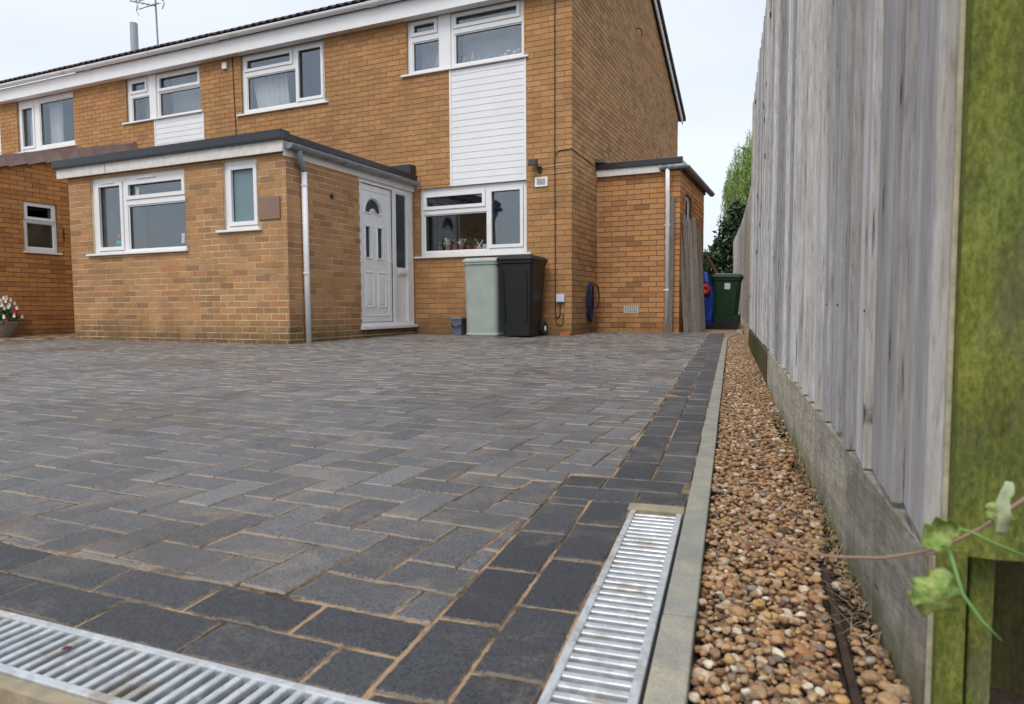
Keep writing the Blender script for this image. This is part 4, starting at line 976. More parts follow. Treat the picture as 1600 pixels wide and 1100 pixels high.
for kind in (0, 1):
    mb = MB()
    for (poly, kd, cx, cy) in pav[300:]:
        if kd != kind: continue
        A = sum(poly[i][0]*poly[(i+1) % len(poly)][1]-poly[(i+1) % len(poly)][0]*poly[i][1] for i in range(len(poly)))
        if A < 0: poly = poly[::-1]
        q = inset(poly, .003); jz = random.uniform(-.0018, .0018); tx, ty = random.gauss(0, .014), random.gauss(0, .014)
        zz = lambda p: gz(*p)+jz + (p[0]-cx)*tx + (p[1]-cy)*ty
        pav_geo(mb, poly, q, lambda p, dz: (p[0], p[1], zz(p)+dz), lambda p: (p[0], p[1], gz(*p)-.012))
    mb.mi = [0]*len(mb.f)
    o = mb.build('block_paving', P_DARK if kind else P_FIELD, drive, kind='stuff'); set_edge(o.data, mb.ed)
# strip of pinkish path next door and the passage beyond the drive
mb = MB(); mb.poly([(x, y, gz(x, y)-.006) for x, y in ((-18, -3), (-11.0, -3), (-11.0, YF), (-18, YF))][::1], [(0,1,2,3)]); struct(mb.build('neighbour_path', M_PATHN))
mb = MB(); mb.poly([tuple(L2W(l, a, -.008)) for l, a in ((-9, 10.051), (2.5, 10.051), (2.5, 60), (-9, 60))], [(0,1,2,3)]); struct(mb.build('passage_path', M_PATHN))
# soil in front of the drain and under the gravel
mb = MB()
NX = 60
for i in range(NX):
    for j in range(14):
        pass
def soil_sheet(name, l0, l1, a0, a1, nl, na, z, amp, skewtop=None, m=M_SOIL):
    mb = MB(); mb.v = []; r = random.Random(3)
    for j in range(na+1):
        for i in range(nl+1):
            l = l0+(l1-l0)*i/nl; a = a0+(a1-a0)*j/na
            if skewtop is not None: a = a0+(skewtop-SK*l-a0)*j/na
            mb.v.append(tuple(L2W(l, a, z + r.uniform(-amp, amp))))
    for j in range(na):
        for i in range(nl): o = j*(nl+1)+i; mb.f.append((o, o+1, o+nl+2, o+nl+1)); mb.mi.append(0)
    return struct(mb.build(name, m, smooth=True))
M_SUB = simple('sandy_subsoil', (.42, .28, .15), .95, var=.45, scale=40, bump=.008, bscale=160)
soil_sheet('sandy_verge', -3.2, .6, -3, .5, 90, 60, -.022, .006, skewtop=.516, m=M_SUB)
soil_sheet('gravel_bed', -.046, .42, .3, 10.2, 12, 240, -.024, .004, m=M_SOIL)

# ------------------------------------------------------------------ edging kerb
kerb = bpy.data.objects.new('kerb', None); C.objects.link(kerb); kerb['kind'] = 'structure'
a = .28; r = random.Random(5)
for ln in [.70-.0, .62, .91, .91, .91, .91, .91, .91, .91, .91]:
    a2 = min(a+ln, 8.62); mb = MB(); dz = r.uniform(-.001, .001); dl = r.uniform(-.0012, .0012)
    if a2-a > .05:
        p = [L2W(l+dl, aa, z+dz) for z in (-.08, .010) for l, aa in ((-.0895, a+.0015), (-.0435, a+.0015), (-.0435, a2-.0015), (-.0895, a2-.0015))]
        mb.hexa(p); mb.build('kerb_stone', M_KERB, kerb, bevel=.0025)
    a = a2
for t0, t1 in ((0, .48), (.5, 1)):
    A_ = Vector((-.063, 8.64)).lerp(Vector((.09, 9.92)), t0); B_ = Vector((-.063, 8.64)).lerp(Vector((.09, 9.92)), t1); mb = MB()
    mb.hexa([L2W(l, aa, z) for z in (-.08, .010) for l, aa in ((A_.x-.02, A_.y), (A_.x+.02, A_.y), (B_.x+.02, B_.y), (B_.x-.02, B_.y))]); mb.build('kerb_stone', M_KERB, kerb, bevel=.0025)
mb = MB(); mb.poly([tuple(L2W(l, a, -.006)) for l, a in ((-.083, 8.62), (-.02, 8.62), (.12, 10.05), (-.083, 10.05))], [(0,1,2,3)]); struct(mb.build('path_corner', M_PATHN))

# ------------------------------------------------------------------ channel drains
def drain(label, P3, s0, s1, t0, t1, end_cap):
    """P3(s,t,z) -> world; bars run across t"""
    root = thing('channel_drain', P3((s0+s1)/2, (t0+t1)/2, 0), label, 'drain', 'channel drains')
    mb = MB(); rw = .0125
    def bx(m, sa, sb, ta, tb, za, zb, tp=0): m.hexa([P3(sa,ta,za), P3(sb,ta,za), P3(sb,tb,za), P3(sa,tb,za), P3(sa+tp,ta,zb), P3(sb-tp,ta,zb), P3(sb-tp,tb,zb), P3(sa+tp,tb,zb)])
    for ta, tb in ((t0, t0+rw), (t1-rw, t1)):
        m = MB(); bx(m, s0, s1, ta, tb, -.03, .0015); m.build('side_rail', M_GALV, root, bevel=.0015)
    m = MB(); bx(m, s0, s1, t0+rw+.0005, t1-rw-.0005, -.065, -.055); m.build('channel_trough', M_CHAN, root)
    m = MB(); bx(m, s0, s1, t0+.002, t0+rw-.002, -.06, -.031); bx(m, s0, s1, t1-rw+.002, t1-.002, -.06, -.031); m.build('channel_side', M_CHAN, root, kind='stuff')
    pitch = .0230; wb = .0118; m = MB(); T = (t1-t0)-2*rw
    n = int((s1-s0)/pitch); k0 = P3(0, 0, 0)
    # one bar, shared by all: a flat top with rolled-down long sides
    e1 = (P3(1,0,0)-k0).normalized(); e2 = (P3(0,1,0)-k0).normalized(); m.v = []
    for t in (0, T):
        for (s, z) in ((0, -.0085), (.0005, -.0016), (.0016, 0), (wb-.0016, 0), (wb-.0005, -.0016), (wb, -.0085)): m.v.append(tuple(e1*s + e2*t + Vector((0,0,z))))
    m.f = [(i, i+6, i+7, i+1) for i in range(5)] + [(0, 5, 11, 6), (5,4,3,2,1,0), (6,7,8,9,10,11)]; m.mi = [0]*len(m.f)
    me = m.mesh('grate_bar', M_GALV)
    for k in range(n):
        s = s0 + .004 + k*pitch
        o = bpy.data.objects.new('grate_bar', me); C.objects.link(o); o.parent = root; o.matrix_parent_inverse = Matrix.Translation(-root.location); o.location = P3(s, t0+rw, -.0004)
    # lengthwise tie under the bars
    m = MB(); bx(m, s0, s1, (t0+t1)/2-.003, (t0+t1)/2+.003, -.018, -.0095); m.build('tie_bar', M_GALV, root)
    if end_cap:
        m = MB(); bx(m, s1+.001, s1+.045, t0-.008, t1+.004, -.05, .004); m.build('end_cap', M_CONC, root, bevel=.003)
    else:
        m = MB(); bx(m, s0, s1, t0-.022, t0-.001, -.05, -.002); m.build('concrete_haunch', M_CONC, root)
    return root
drain('short steel channel drain beside the edging kerb at the right of the drive', lambda s, t, z: L2W(t, s, z), .40, 1.489, -.206, -.0955, True)
CT, ST = math.cos(math.radians(-4)), math.sin(math.radians(-4))
drain('long steel channel drain across the front edge of the drive', lambda s, t, z: L2W(s*CT - t*ST, s*ST + t*CT, z), -2.7, -.262, .5335, .6465, False)
mb = MB(); p = L2W(-.835, .655, .004); mb.poly([p+Vector(v) for v in ((-.009,0,.0), (0,-.006,.003), (.008,0,.001), (.004,.006,.003), (-.004,.006,.002), (0,0,.006))], [(0,1,5), (1,2,5), (2,3,5), (3,4,5), (4,0,5)])
tag(rebase(mb.build('fallen_leaf', M_LEAFRED), p), 'tiny dark red leaf lying on the long drain grate', 'leaf')

# ------------------------------------------------------------------ gravel strip
def icosphere(sub):
    import bmesh
    b = bmesh.new(); bmesh.ops.create_icosphere(b, subdivisions=sub, radius=1); b.verts.ensure_lookup_table()
    v = np.array([x.co[:] for x in b.verts]); f = np.array([[q.index for q in x.verts] for x in b.faces]); b.free(); return v, f
def pebbles(name, pts, rad, sub, seed):
    g = np.random.default_rng(seed); V, Fc = icosphere(sub); n = len(pts); nv = len(V)
    # angular river stones: a few shape variants
    vari = []
    for k in range(9):
        W = V.copy()
        for _ in range(5):
            d = g.normal(size=3); d /= np.linalg.norm(d); h = g.uniform(.55, .85); s = W@d; W = W - np.outer(np.clip(s-h, 0, None)*.85, d)
        W = W * (1+.05*np.sin(W@g.normal(size=3)*3)[:, None]); vari.append(W)
    allv = np.empty((n, nv, 3)); which = g.integers(0, 9, n)
    sc = np.stack([g.uniform(.85, 1.3, n), g.uniform(.7, 1.0, n), g.uniform(.5, .8, n)], 1)*rad[:, None]
    ax = g.normal(size=(n, 3))*np.array([.35, .35, 1.0]); 
    for i in range(n):
        W = vari[which[i]]*sc[i]; yaw = g.uniform(0, 2*PI); til = g.normal(0, .35); c, s_ = math.cos(yaw), math.sin(yaw); ct, st = math.cos(til), math.sin(til)
        Rz = np.array([[c,-s_,0],[s_,c,0],[0,0,1]]); Rx = np.array([[1,0,0],[0,ct,-st],[0,st,ct]]); allv[i] = W@(Rz@Rx).T + pts[i]
    vv = allv.reshape(-1, 3); ff = (Fc[None]+(np.arange(n)*nv)[:, None, None]).reshape(-1, 3)
    me = bpy.data.meshes.new(name); me.vertices.add(len(vv)); me.vertices.foreach_set('co', vv.ravel()); me.loops.add(ff.size); me.loops.foreach_set('vertex_index', ff.ravel())
    me.polygons.add(len(ff)); me.polygons.foreach_set('loop_start', np.arange(len(ff))*3); me.polygons.foreach_set('loop_total', np.full(len(ff), 3)); me.polygons.foreach_set('use_smooth', np.ones(len(ff), bool))
    me.update(); me.validate(); me.materials.append(M_PEB); o = bpy.data.objects.new(name, me); C.objects.link(o); o['kind'] = 'stuff'; return o
def fence_l(a):
    xs = [(0, .2263), (.83, .2223), (7.3, .183), (8.5, .222), (10.5, .285), (13.7, .28), (17.5, .21), (28, -.12), (36, -.40)]
    for (a0, l0), (a1, l1) in zip(xs, xs[1:]):
        if a <= a1: return l0+(l1-l0)*(a-a0)/(a1-a0)
    return xs[-1][1]
def scatter(a0, a1, sp, zlo, zhi, r0, r1, g, edge=.0, l_hi=None, big=.08):
    P, Rr = [], []
    a = a0
    while a < a1:
        l = -.043+.004; lim = (fence_l(a)-.014) if l_hi is None else l_hi(a)
        while l < lim:
            ll = l+g.uniform(-.45, .45)*sp; aa = a+g.uniform(-.45, .45)*sp
            rr = g.uniform(r0, r1)**1.0
            if g.random() < big: rr *= g.uniform(1.25, 1.65)
            ok = ll-rr*.8 > -.0435 and ll < lim
            if .82 < aa < 1.30 and abs(ll-(.144+(aa-.85)*.041)) < .012: ok = False
            soil = aa > 1.0 and aa < 2.9 and ll > .168+.02*math.sin(aa*9)
            if soil and g.random() < .72: ok = False
            if ok:
                q = L2W(ll, aa, g.uniform(zlo, zhi)); P.append(q[:]); Rr.append(rr)
            l += sp
        a += sp
    return np.array(P), np.array(Rr)
g = np.random.default_rng(11)
p1_, r1_ = scatter(.35, 1.75, .0110, -.019, -.012, .0040, .0074, g); p2_, r2_ = scatter(.35, 1.75, .0130, -.011, .000, .0040, .0084, g, big=.14)
pebbles('gravel', np.concatenate([p1_, p2_]), np.concatenate([r1_, r2_]), 3, 1)
p1_, r1_ = scatter(1.75, 4.2, .0125, -.018, -.010, .0058, .0085, g); p2_, r2_ = scatter(1.75, 4.2, .015, -.010, .001, .0055, .0090, g)
pebbles('gravel', np.concatenate([p1_, p2_]), np.concatenate([r1_, r2_]), 2, 2)
p1_, r1_ = scatter(4.2, 9.8, .014, -.014, .002, .0065, .0105, g, l_hi=lambda a: min(fence_l(a)-.014, 9))
k_ = [i for i in range(len(p1_)) if not (alo(p1_[i][0], p1_[i][1]) > 8.64 and lat(p1_[i][0], p1_[i][1]) < -.04+(alo(p1_[i][0], p1_[i][1])-8.64)*.12)]
pebbles('gravel', p1_[k_], r1_[k_], 2, 3)
g2 = np.random.default_rng(5); nn = 900; P_ = []; 
for _ in range(nn):
    l = g2.uniform(-1.9, -.35); c = g2.uniform(.30, .500); q = L2W(l, c-SK*l, -.017); P_.append(q[:])
pebbles('grit', np.array(P_), g2.uniform(.002, .007, nn)*g2.uniform(.6, 1.2, nn), 2, 4)
mb = MB(); mb.hexa([L2W(.139,.82,-.05), L2W(.151,.82,-.05), L2W(.169,1.30,-.05), L2W(.157,1.30,-.05), L2W(.140,.82,-.012), L2W(.150,.82,-.010), L2W(.168,1.30,-.014), L2W(.158,1.30,-.015)])
tag(rebase(mb.build('timber_edging', M_SOIL), L2W(.155, 1.06, -.05)), 'dark buried timber strip in the gravel beside the fence', 'edging')

# ------------------------------------------------------------------ fence
fence = thing('fence', L2W(.2, 4, 0), 'tall weathered grey close board fence along the gravel strip', 'fence')
r = random.Random(21)
def f_pt(a, d, z):   # d: towards the drive
    return L2W(fence_l(a)-d, a, z)
a = .83; k = 0; spans = [(.83, .985), (.985, 1.20), (1.20, 1.345)]
a = 1.345
while a < 36: wd = r.uniform(.135, .165) if a > 2 else r.uniform(.14, .16); spans.append((a, a+wd)); a += wd
for k, (a0, a1) in enumerate(spans):
    z0 = .189 + r.uniform(0, .007) + (.0 if a0 < 7.3 else -.12); z1 = 2.385 + r.uniform(-.012, .012) if a0 < 7.3 else 2.33+r.uniform(-.02, .02); ov = .018; tn, tf = .0175+r.uniform(-.004, .003), .003
    # cross-section from near edge to far edge, with a little cupping
    sec = [(a0, 0.0), (a0, tn*.9), (a0+.003, tn), ((a0*2+a1)/3, tn*.72+r.uniform(-.001, .0012)), ((a0+a1*2)/3, tn*.5+r.uniform(-.001, .0012)), (a1+ov, tf*.6), (a1+ov, 0.0)]
    lean = r.uniform(-.002, .002); mb = MB()
    mb.prism([f_pt(aa, d+.001, z0) for aa, d in sec], [f_pt(aa+lean, d+.001, z1) for aa, d in sec])
    tan = 6.9 < a0 < 8.6 and k % 2 == 0 
    c = f_pt(a0, 0, 0); o = mb.build('fence_board', M_FENCEW if tan else M_FENCE, fence)
    o.data.transform(Matrix.Translation(-c)); o.location = c
nl = MB()
for (a0, a1) in spans[:46]:
    for z in (.44, 1.285, 2.13):
        c = f_pt(a0+.035, .0125, z+r.uniform(-.012, .012)); nl.lathe(c, [(0,.0035), (.0022,.003), (.0026,0)], 6, -N)
nl.build('nails', M_CABLE, fence, kind='stuff')
for (a0, a1, d, h, m) in ((.825, 3.9, .0165, .186, M_GRAVB), (3.905, 7.25, .02, .17, M_MOSSB), (7.26, 10.3, .02, .10, M_MOSSB)):
    mb = MB(); nseg = 6
    for i in range(nseg):
        b0, b1 = a0+(a1-a0)*i/nseg, a0+(a1-a0)*(i+1)/nseg; w0 = .0025*math.sin(b0*2.3); w1 = .0025*math.sin(b1*2.3)
        mb.hexa([f_pt(b0,d+w0,-.12), f_pt(b1,d+w1,-.12), f_pt(b1,-.024,-.12), f_pt(b0,-.024,-.12), f_pt(b0,d+w0,h), f_pt(b1,d+w1,h), f_pt(b1,-.0,h), f_pt(b0,-.0,h)])
    mb.build('gravel_board', m, fence)
for (za, zb) in ((.40, .47), (1.25, 1.32), (2.1, 2.17)):
    mb = MB(); aa = [.87, 3, 5, 7.3, 8.5, 10.5, 13.7, 17.5, 28, 36]
    for b0, b1 in zip(aa, aa[1:]): mb.hexa([f_pt(b0,-.003,za), f_pt(b1,-.003,za), f_pt(b1,-.05,za), f_pt(b0,-.05,za), f_pt(b0,-.003,zb), f_pt(b1,-.003,zb), f_pt(b1,-.04,zb), f_pt(b0,-.04,zb)])
    mb.build('rail', M_OLDW, fence)
for a0 in (3.9, 6.7, 9.5, 12.3, 15.1):
    mb = MB(); mb.hexa([f_pt(a0,-.051,-.2), f_pt(a0+.09,-.051,-.2), f_pt(a0+.09,-.14,-.2), f_pt(a0,-.14,-.2), f_pt(a0,-.051,2.35), f_pt(a0+.09,-.051,2.35), f_pt(a0+.09,-.14,2.35), f_pt(a0,-.14,2.35)]); mb.build('post', M_OLDW, fence)
# the mossy end of the fence, facing the lens
def lbox(m, l0, l1, a0, a1, z0, z1): m.hexa([L2W(l0,a0,z0), L2W(l1,a0,z0), L2W(l1,a1,z0), L2W(l0,a1,z0), L2W(l0,a0,z1), L2W(l1,a0,z1), L2W(l1,a1,z1), L2W(l0,a1,z1)])
def wavy_plank(name, l0, l1, a0, a1, z0, z1, m, seed):
    rr = random.Random(seed); mb = MB(); nz, nx = 36, 10; mb.v = []
    for j in range(nz+1):
        for i in range(nx+1):
            l = l0+(l1-l0)*i/nx; z = z0+(z1-z0)*j/nz; mb.v.append(tuple(L2W(l + (.0008*math.sin(j*.9) if i == 0 else 0), a0 + .0012*math.sin(i*1.3+j*.35+seed)+rr.uniform(-.0005, .0005), z)))
    for j in range(nz):
        for i in range(nx): o = j*(nx+1)+i; mb.f.append((o, o+1, o+nx+2, o+nx+1)); mb.mi.append(0)
    lbox(mb, l0+.0005, l1, a0+.002, a1, z0+.0005, z1)
    return mb.build(name, m, fence)
wavy_plank('end_post', .2226, .36, .806, .8275, .192, 2.40, M_MOSS, 1)
mb = MB(); lbox(mb, .2175, .2222, .8225, .8285, .193, 2.38); mb.build('board_end', M_ENDG, fence)
mb = MB(); lbox(mb, .2065, .2115, .8185, .8235, -.14, .184); mb.build('board_end', M_ENDG, fence)
mb = MB(); lbox(mb, .212, .238, .806, .8235, -.14, .199); mb.build('end_batten', M_MOSS, fence, bevel=.002)
mb = MB(); lbox(mb, .2475, .270, .83, .85, -.14, .199); mb.build('end_batten', M_MOSS, fence, bevel=.002)
mb = MB(); lbox(mb, .2475, .60, .96, .98, -.2, .168); mb.build('low_board', M_MOSSB, fence)
mb = MB(); lbox(mb, .27, .60, 1.10, 1.12, -.2, 2.3); mb.build('back_board', M_MOSSB, fence)

# ------------------------------------------------------------------ bins and things by the wall
def rrect(w, d, r, n=4):
    pts = []
    for cx, cy, a0 in ((w/2-r, d/2-r, 0), (-w/2+r, d/2-r, PI/2), (-w/2+r, -d/2+r, PI), (w/2-r, -d/2+r, 1.5*PI)):
        for k in range(n+1): a = a0+PI/2*k/n; pts.append((cx+r*math.cos(a), cy+r*math.sin(a)))
    return pts
def loft(mb, rings, caps=True):
    n = len(rings[0]); o = len(mb.v)
    for rg in rings: mb.v += [tuple(p) for p in rg]
    for i in range(len(rings)-1):
        for k in range(n): k2 = (k+1) % n; mb.f.append((o+i*n+k, o+i*n+k2, o+(i+1)*n+k2, o+(i+1)*n+k)); mb.mi.append(mb.k)
    if caps: mb.f.append(tuple(range(o+n-1, o-1, -1))); mb.f.append(tuple(range(o+(len(rings)-1)*n, o+len(rings)*n))); mb.mi += [mb.k]*2
def wheelie(loc, rot, W, D, H, m, label, tilt=(0, 0), name='wheelie_bin', cat='bin'):
    """front faces local -Y, wheels at +Y"""
    root = thing(name, loc, label, cat, world=False); root.rotation_euler = (tilt[0], tilt[1], rot)
    def R(w, d, r, z, dy=0): return [(x, y+dy, z) for x, y in rrect(w, d, r)]
    mb = MB(); loft(mb, [R(W*.80, D*.70, .05, .015, -.02), R(W*.81, D*.72, .05, .16, -.02), R(W*.93, D*.93, .05, H-.16), R(W*.94, D*.94, .05, H-.12), R(W, D, .05, H-.11), R(W, D, .05, H-.075)])
    body = mb.build('bin_body', m, root, bevel=.004)
    mb = MB()
    for s in (-1, 1): mb.tube([(s*W*.30, -D*.415, .2), (s*W*.33, -D*.462, H-.2)], .008, 6)
    mb.build('front_rib', m, body, kind='stuff')
    rings = []
    for t, z in ((1.04, H-.078), (1.06, H-.060), (1.05, H-.045), (.9, H-.012), (.6, H+.006), (.2, H+.012)): rings.append(R(W*t, D*t, .05*t, z))
    mb = MB(); loft(mb, rings); lid = mb.build('bin_lid', m, root, smooth=False, bevel=.003)
    mb = MB(); mb.tube([(-W*.36, D*.5, H-.10), (-W*.36, D*.5+.07, H-.06), (W*.36, D*.5+.07, H-.06), (W*.36, D*.5, H-.10)], .015, 8); mb.build('rear_handle', m, root)
    for s in (-1, 1):
        mb = MB(); c = Vector((s*(W*.40+.02), D*.36, .10)); mb.lathe(c, [(0,-.025), (.085,-.025), (.10,-.018), (.10,.018), (.085,.025), (.05,.026), (.05,.018), (0,.018)], 20, Vector((s,0,0))); wh = mb.build('wheel', M_RUBBER, root)
        mb = MB(); mb.lathe(c, [(0,.0185), (.045,.0185), (.03,.030), (0,.032)], 14, Vector((s,0,0))); mb.build('hub', M_PIPE if m is M_BLACKPL else M_BLACKPL, wh)
    mb = MB(); mb.tube([(-W*.42, D*.36, .10), (W*.42, D*.36, .10)], .012, 8); mb.build('axle', M_BLACKPL, root)
    return root
zb = lambda x, y: gz(x, y)
wheelie((-3.565, 8.40, zb(-3.56, 8.40)), .02, .50, .58, 1.07, M_BLACKPL, 'black wheelie bin standing under the ground floor window of the house')
gb = wheelie((-1.40, 12.05, zb(-1.4, 12.05)), .10, .50, .54, .90, M_GREENPL, 'dark green wheelie bin at the end of the side passage', tilt=(0, .035))
mb = MB(); mb.hexa([(-.03,-.262,.64), (.06,-.262,.64), (.06,-.256,.64), (-.03,-.256,.64), (-.03,-.268,.74), (.06,-.268,.74), (.06,-.26,.74), (-.03,-.26,.74)]); mb.build('label_sticker', M_PAPER, gb)
# tall pale green bin and small caddy beside the black bin
t = thing('storage_bin', (-4.115, 8.42, zb(-4.1, 8.4)), 'tall pale sage green plastic bin left of the black wheelie bin', 'bin', world=False); t.scale = (1.08, 1.0, 1.065)
def RR(w, d, r, z): return [(x, y, z) for x, y in rrect(w, d, r, 6)]
mb = MB(); loft(mb, [RR(.44, .36, .07, .0), RR(.455, .375, .07, .015), RR(.455, .375, .07, .03), RR(.44, .36, .07, .04), RR(.47, .40, .07, .90), RR(.50, .43, .07, .905), RR(.50, .43, .07, .93)]); mb.build('bin_body', M_SAGE, t, bevel=.004)
mb = MB(); loft(mb, [RR(.515, .445, .07, .932), RR(.515, .445, .07, .955), RR(.46, .39, .07, .985), RR(.2, .16, .05, .995)]); mb.build('bin_lid', M_SAGE, t, bevel=.004)
t = thing('food_caddy', (-4.585, 8.50, zb(-4.6, 8.5)), 'small slate grey food caddy with carrying handle beside the pale green bin', 'caddy', world=False)
mb = MB(); loft(mb, [RR(.145, .15, .02, .0), RR(.17, .18, .02, .20), RR(.18, .19, .02, .205), RR(.18, .19, .02, .222)]); mb.build('caddy_body', M_CADDY, t, bevel=.003)
mb = MB(); loft(mb, [RR(.188, .198, .02, .2225), RR(.188, .198, .02, .236), RR(.15, .16, .02, .258)]); mb.build('caddy_lid', M_CADDY, t, bevel=.003)
mb = MB(); mb.tube([(-.095, 0, .18), (-.096, -.06, .17), (-.06, -.10, .13), (0, -.105, .115), (.06, -.10, .13), (.096, -.06, .17), (.095, 0, .18)], .006, 6); mb.build('handle', M_BLACKPL, t)
# hose on the gable
t = thing('garden_hose', (XC+.06, 9.6, .17), 'coil of navy blue garden hose hanging on the gable wall', 'hose')
r = random.Random(4); mb = MB(); pts = []
for k in range(11*16+1):
    a = 2*PI*k/16; lp = k//16; hw = .085+.010*math.sin(lp*1.9); hh = .26+.022*math.sin(lp*2.7)
    pts.append((XC+.035+.010*(lp % 4)+.012*math.cos(a*.5), 9.54+.016*((lp*5) % 7-3)+hw*math.sin(a)*(1 if math.cos(a) < 0 else .75), .45+hh*math.cos(a)+.01*math.sin(lp)))
mb.tube(pts, .0095, 6); mb.build('hose_coil', M_NAVY, t, smooth=True)
mb = MB(); mb.tube([(XC+.05, 9.60, .66), (XC+.06, 9.70, .73), (XC+.07, 9.80, .68), (XC+.07, 9.86, .56), (XC+.07, 9.84, .44), (XC+.06, 9.76, .36)], .011, 7); mb.build('hose_end', M_BLACKPL, t, smooth=True)
mb = MB(); mb.tube([(XC, 9.72, .745), (XC+.06, 9.72, .745), (XC+.075, 9.72, .72)], .010, 7); mb.tube([(XC+.05, 9.72, .75), (XC+.05, 9.72, .80)], .006, 6); mb.build('tap', M_BRASS, t)
# old boards in the passage
rot = random.Random(9)
mb = MB(); mb.hexa([(-1.965,9.90,.0), (-1.875,9.90,.0), (-1.875,9.925,.0), (-1.965,9.925,.0), (-1.955,9.945,1.95), (-1.862,9.945,1.95), (-1.862,9.968,1.95), (-1.955,9.968,1.95)])
tag(rebase(mb.build('loose_plank', M_OLDW), (-1.92, 9.91, 0)), 'single narrow grey plank leaning beside the downpipe of the side extension', 'plank')
t = thing('leaning_boards', (-1.6, 10.15, .005), 'stack of weathered grey fence boards leaning on the side extension', 'boards')
dirx = Vector((.93, .36, 0)); base = Vector((-1.735, 10.06, .005))
for k in range(5):
    h = (1.58, 1.70, 1.64, 1.66, 1.52)[k]; p0 = base+dirx*(.062*k); lean = Vector((-.115+.008*k, .02, 0)); w_ = dirx*.066; th = Vector((-.36, .93, 0))*.018; off = Vector((0, -.006*(k % 2), 0)); q = []
    for z, sh, ww in ((0, 0, 1), (h-.05, 1, .86), (h, 1.03, .6)):
        s_ = lean*sh; c = p0+off+s_+w_*(1-ww)*.5
        q.append([c+Vector((0,0,z)), c+w_*ww+Vector((0,0,z)), c+w_*ww+th+Vector((0,0,z)), c+th+Vector((0,0,z))])
    mb = MB(); loft(mb, q); mb.build('board', M_OLDW, t)
mb = MB(); mb.tube([(-1.80, 12.42, 1.34), (-1.22, 12.35, .30)], .028, 6)
tag(rebase(mb.build('timber_pole', M_TIMBER), (-1.3, 12.36, .3)), 'brown timber pole leaning behind the green wheelie bin', 'pole')
mb = MB(); mb.hexa([(-1.72,11.35,-.0), (-1.10,11.30,-.0), (-1.10,11.62,-.0), (-1.72,11.62,-.0), (-1.72,11.36,.035), (-1.10,11.32,.245), (-1.10,11.60,.255), (-1.72,11.60,.045)])
tag(rebase(mb.build('plastic_ramp', M_BLACKPL, bevel=.008), (-1.4, 11.5, 0)), 'black plastic wedge on the ground in front of the green bin', 'wedge')
t = thing('plastic_toy', (-1.70, 11.85, .0), 'crumpled bright blue plastic toy with red wheel beside the green bin', 'toy')
mb = MB(); rings = []
rg = random.Random(2)
for z, rx in ((.02, .12), (.15, .15), (.35, .14), (.5, .15), (.65, .13), (.8, .10), (.92, .06), (.97, .02)):
    rings.append([(-1.70+math.cos(2*PI*k/14)*rx*rg.uniform(.8, 1.15), 11.85+math.sin(2*PI*k/14)*rx*.8*rg.uniform(.8, 1.15), z) for k in range(14)])
loft(mb, rings); mb.build('blue_shell', M_BLUE, t)
mb = MB(); mb.lathe((-1.685, 11.70, .66), [(0,-.03), (.07,-.03), (.10,0), (.07,.03), (.04,.035), (.03,.01), (0,.01)], 18, Vector((.2, -1, .1)).normalized()); mb.build('red_wheel', M_RED, t, smooth=True)
mb = MB(); mb.hexa([(-1.0,9.86,-.01), (-.90,9.85,-.01), (-.89,9.95,-.01), (-.99,9.96,-.01), (-.985,9.87,.06), (-.905,9.86,.055), (-.90,9.94,.055), (-.98,9.95,.06)])
tag(rebase(mb.build('stone_block', M_STONE, bevel=.01), (-.95, 9.9, -.01)), 'small rough tan stone block at the far end of the gravel strip', 'stone')

# ------------------------------------------------------------------ houses across the street, seen only as reflections in the panes
for (x0, x1, y0, y1, he, hr, lab) in ((-33, -19, -26, -17, 3.4, 6.8, 'low house across the street mirrored in the kitchen window'), (-60, -44, -30, -19, 2.6, 4.9, 'larger house across the street mirrored in the porch window')):
    t = thing('house', ((x0+x1)/2, (y0+y1)/2, -.16), lab, 'house'); xm = (x0+x1)/2
    mb = MB(); g5 = [(x0, -.3), (x1, -.3), (x1, he), (xm, hr), (x0, he)]; mb.prism([(a, y0, b) for a, b in g5], [(a, y1, b) for a, b in g5]); mb.build('wall', M_GREY, t)
    for sx in (-1, 1):
        mb = MB(); xe = xm+sx*((x1-x0)/2+.4); mb.hexa([(xe,y0-.3,he-.15), (xm,y0-.3,hr+.03), (xm,y1+.3,hr+.03), (xe,y1+.3,he-.15), (xe,y0-.3,he+.03), (xm,y0-.3,hr+.22), (xm,y1+.3,hr+.22), (xe,y1+.3,he+.03)]); mb.build('roof_slope', M_TILEDK, t)
    mb = MB(); mb.box(x0+2, x0+4, y1, y1+.05, 1, 2.2); mb.build('window', M_BLACKPL, t)

# ------------------------------------------------------------------ flower pot
def leaf_cloud(name, pts, size, asp, m, parent=None, seed=0, droop=0.0):
    g = np.random.default_rng(seed); n = len(pts); P = np.asarray(pts, float)
    d = g.normal(size=(n, 3)); d[:, 2] -= droop; d /= np.linalg.norm(d, axis=1)[:, None]; e = np.cross(d, g.normal(size=(n, 3))); e /= np.linalg.norm(e, axis=1)[:, None]; nn_ = np.cross(d, e)
    s = (size*g.uniform(.6, 1.3, n))[:, None]
    v = np.stack([P, P+d*s*.5+e*s*asp*.5+nn_*s*.06, P+d*s, P+d*s*.5-e*s*asp*.5+nn_*s*.06], 1).reshape(-1, 3); f = np.arange(4*n).reshape(-1, 4)
    me = bpy.data.meshes.new(name); me.from_pydata(v.tolist(), [], f.tolist()); me.materials.append(m); o = bpy.data.objects.new(name, me); C.objects.link(o); 
    if parent is not None:
        o.parent = parent
        if parent.get('world_parts'): o.matrix_parent_inverse = Matrix.Translation(-parent.location)
    o['kind'] = 'stuff'; return o
PC = Vector((-11.12, 6.22, gz(-11.1, 6.2)))
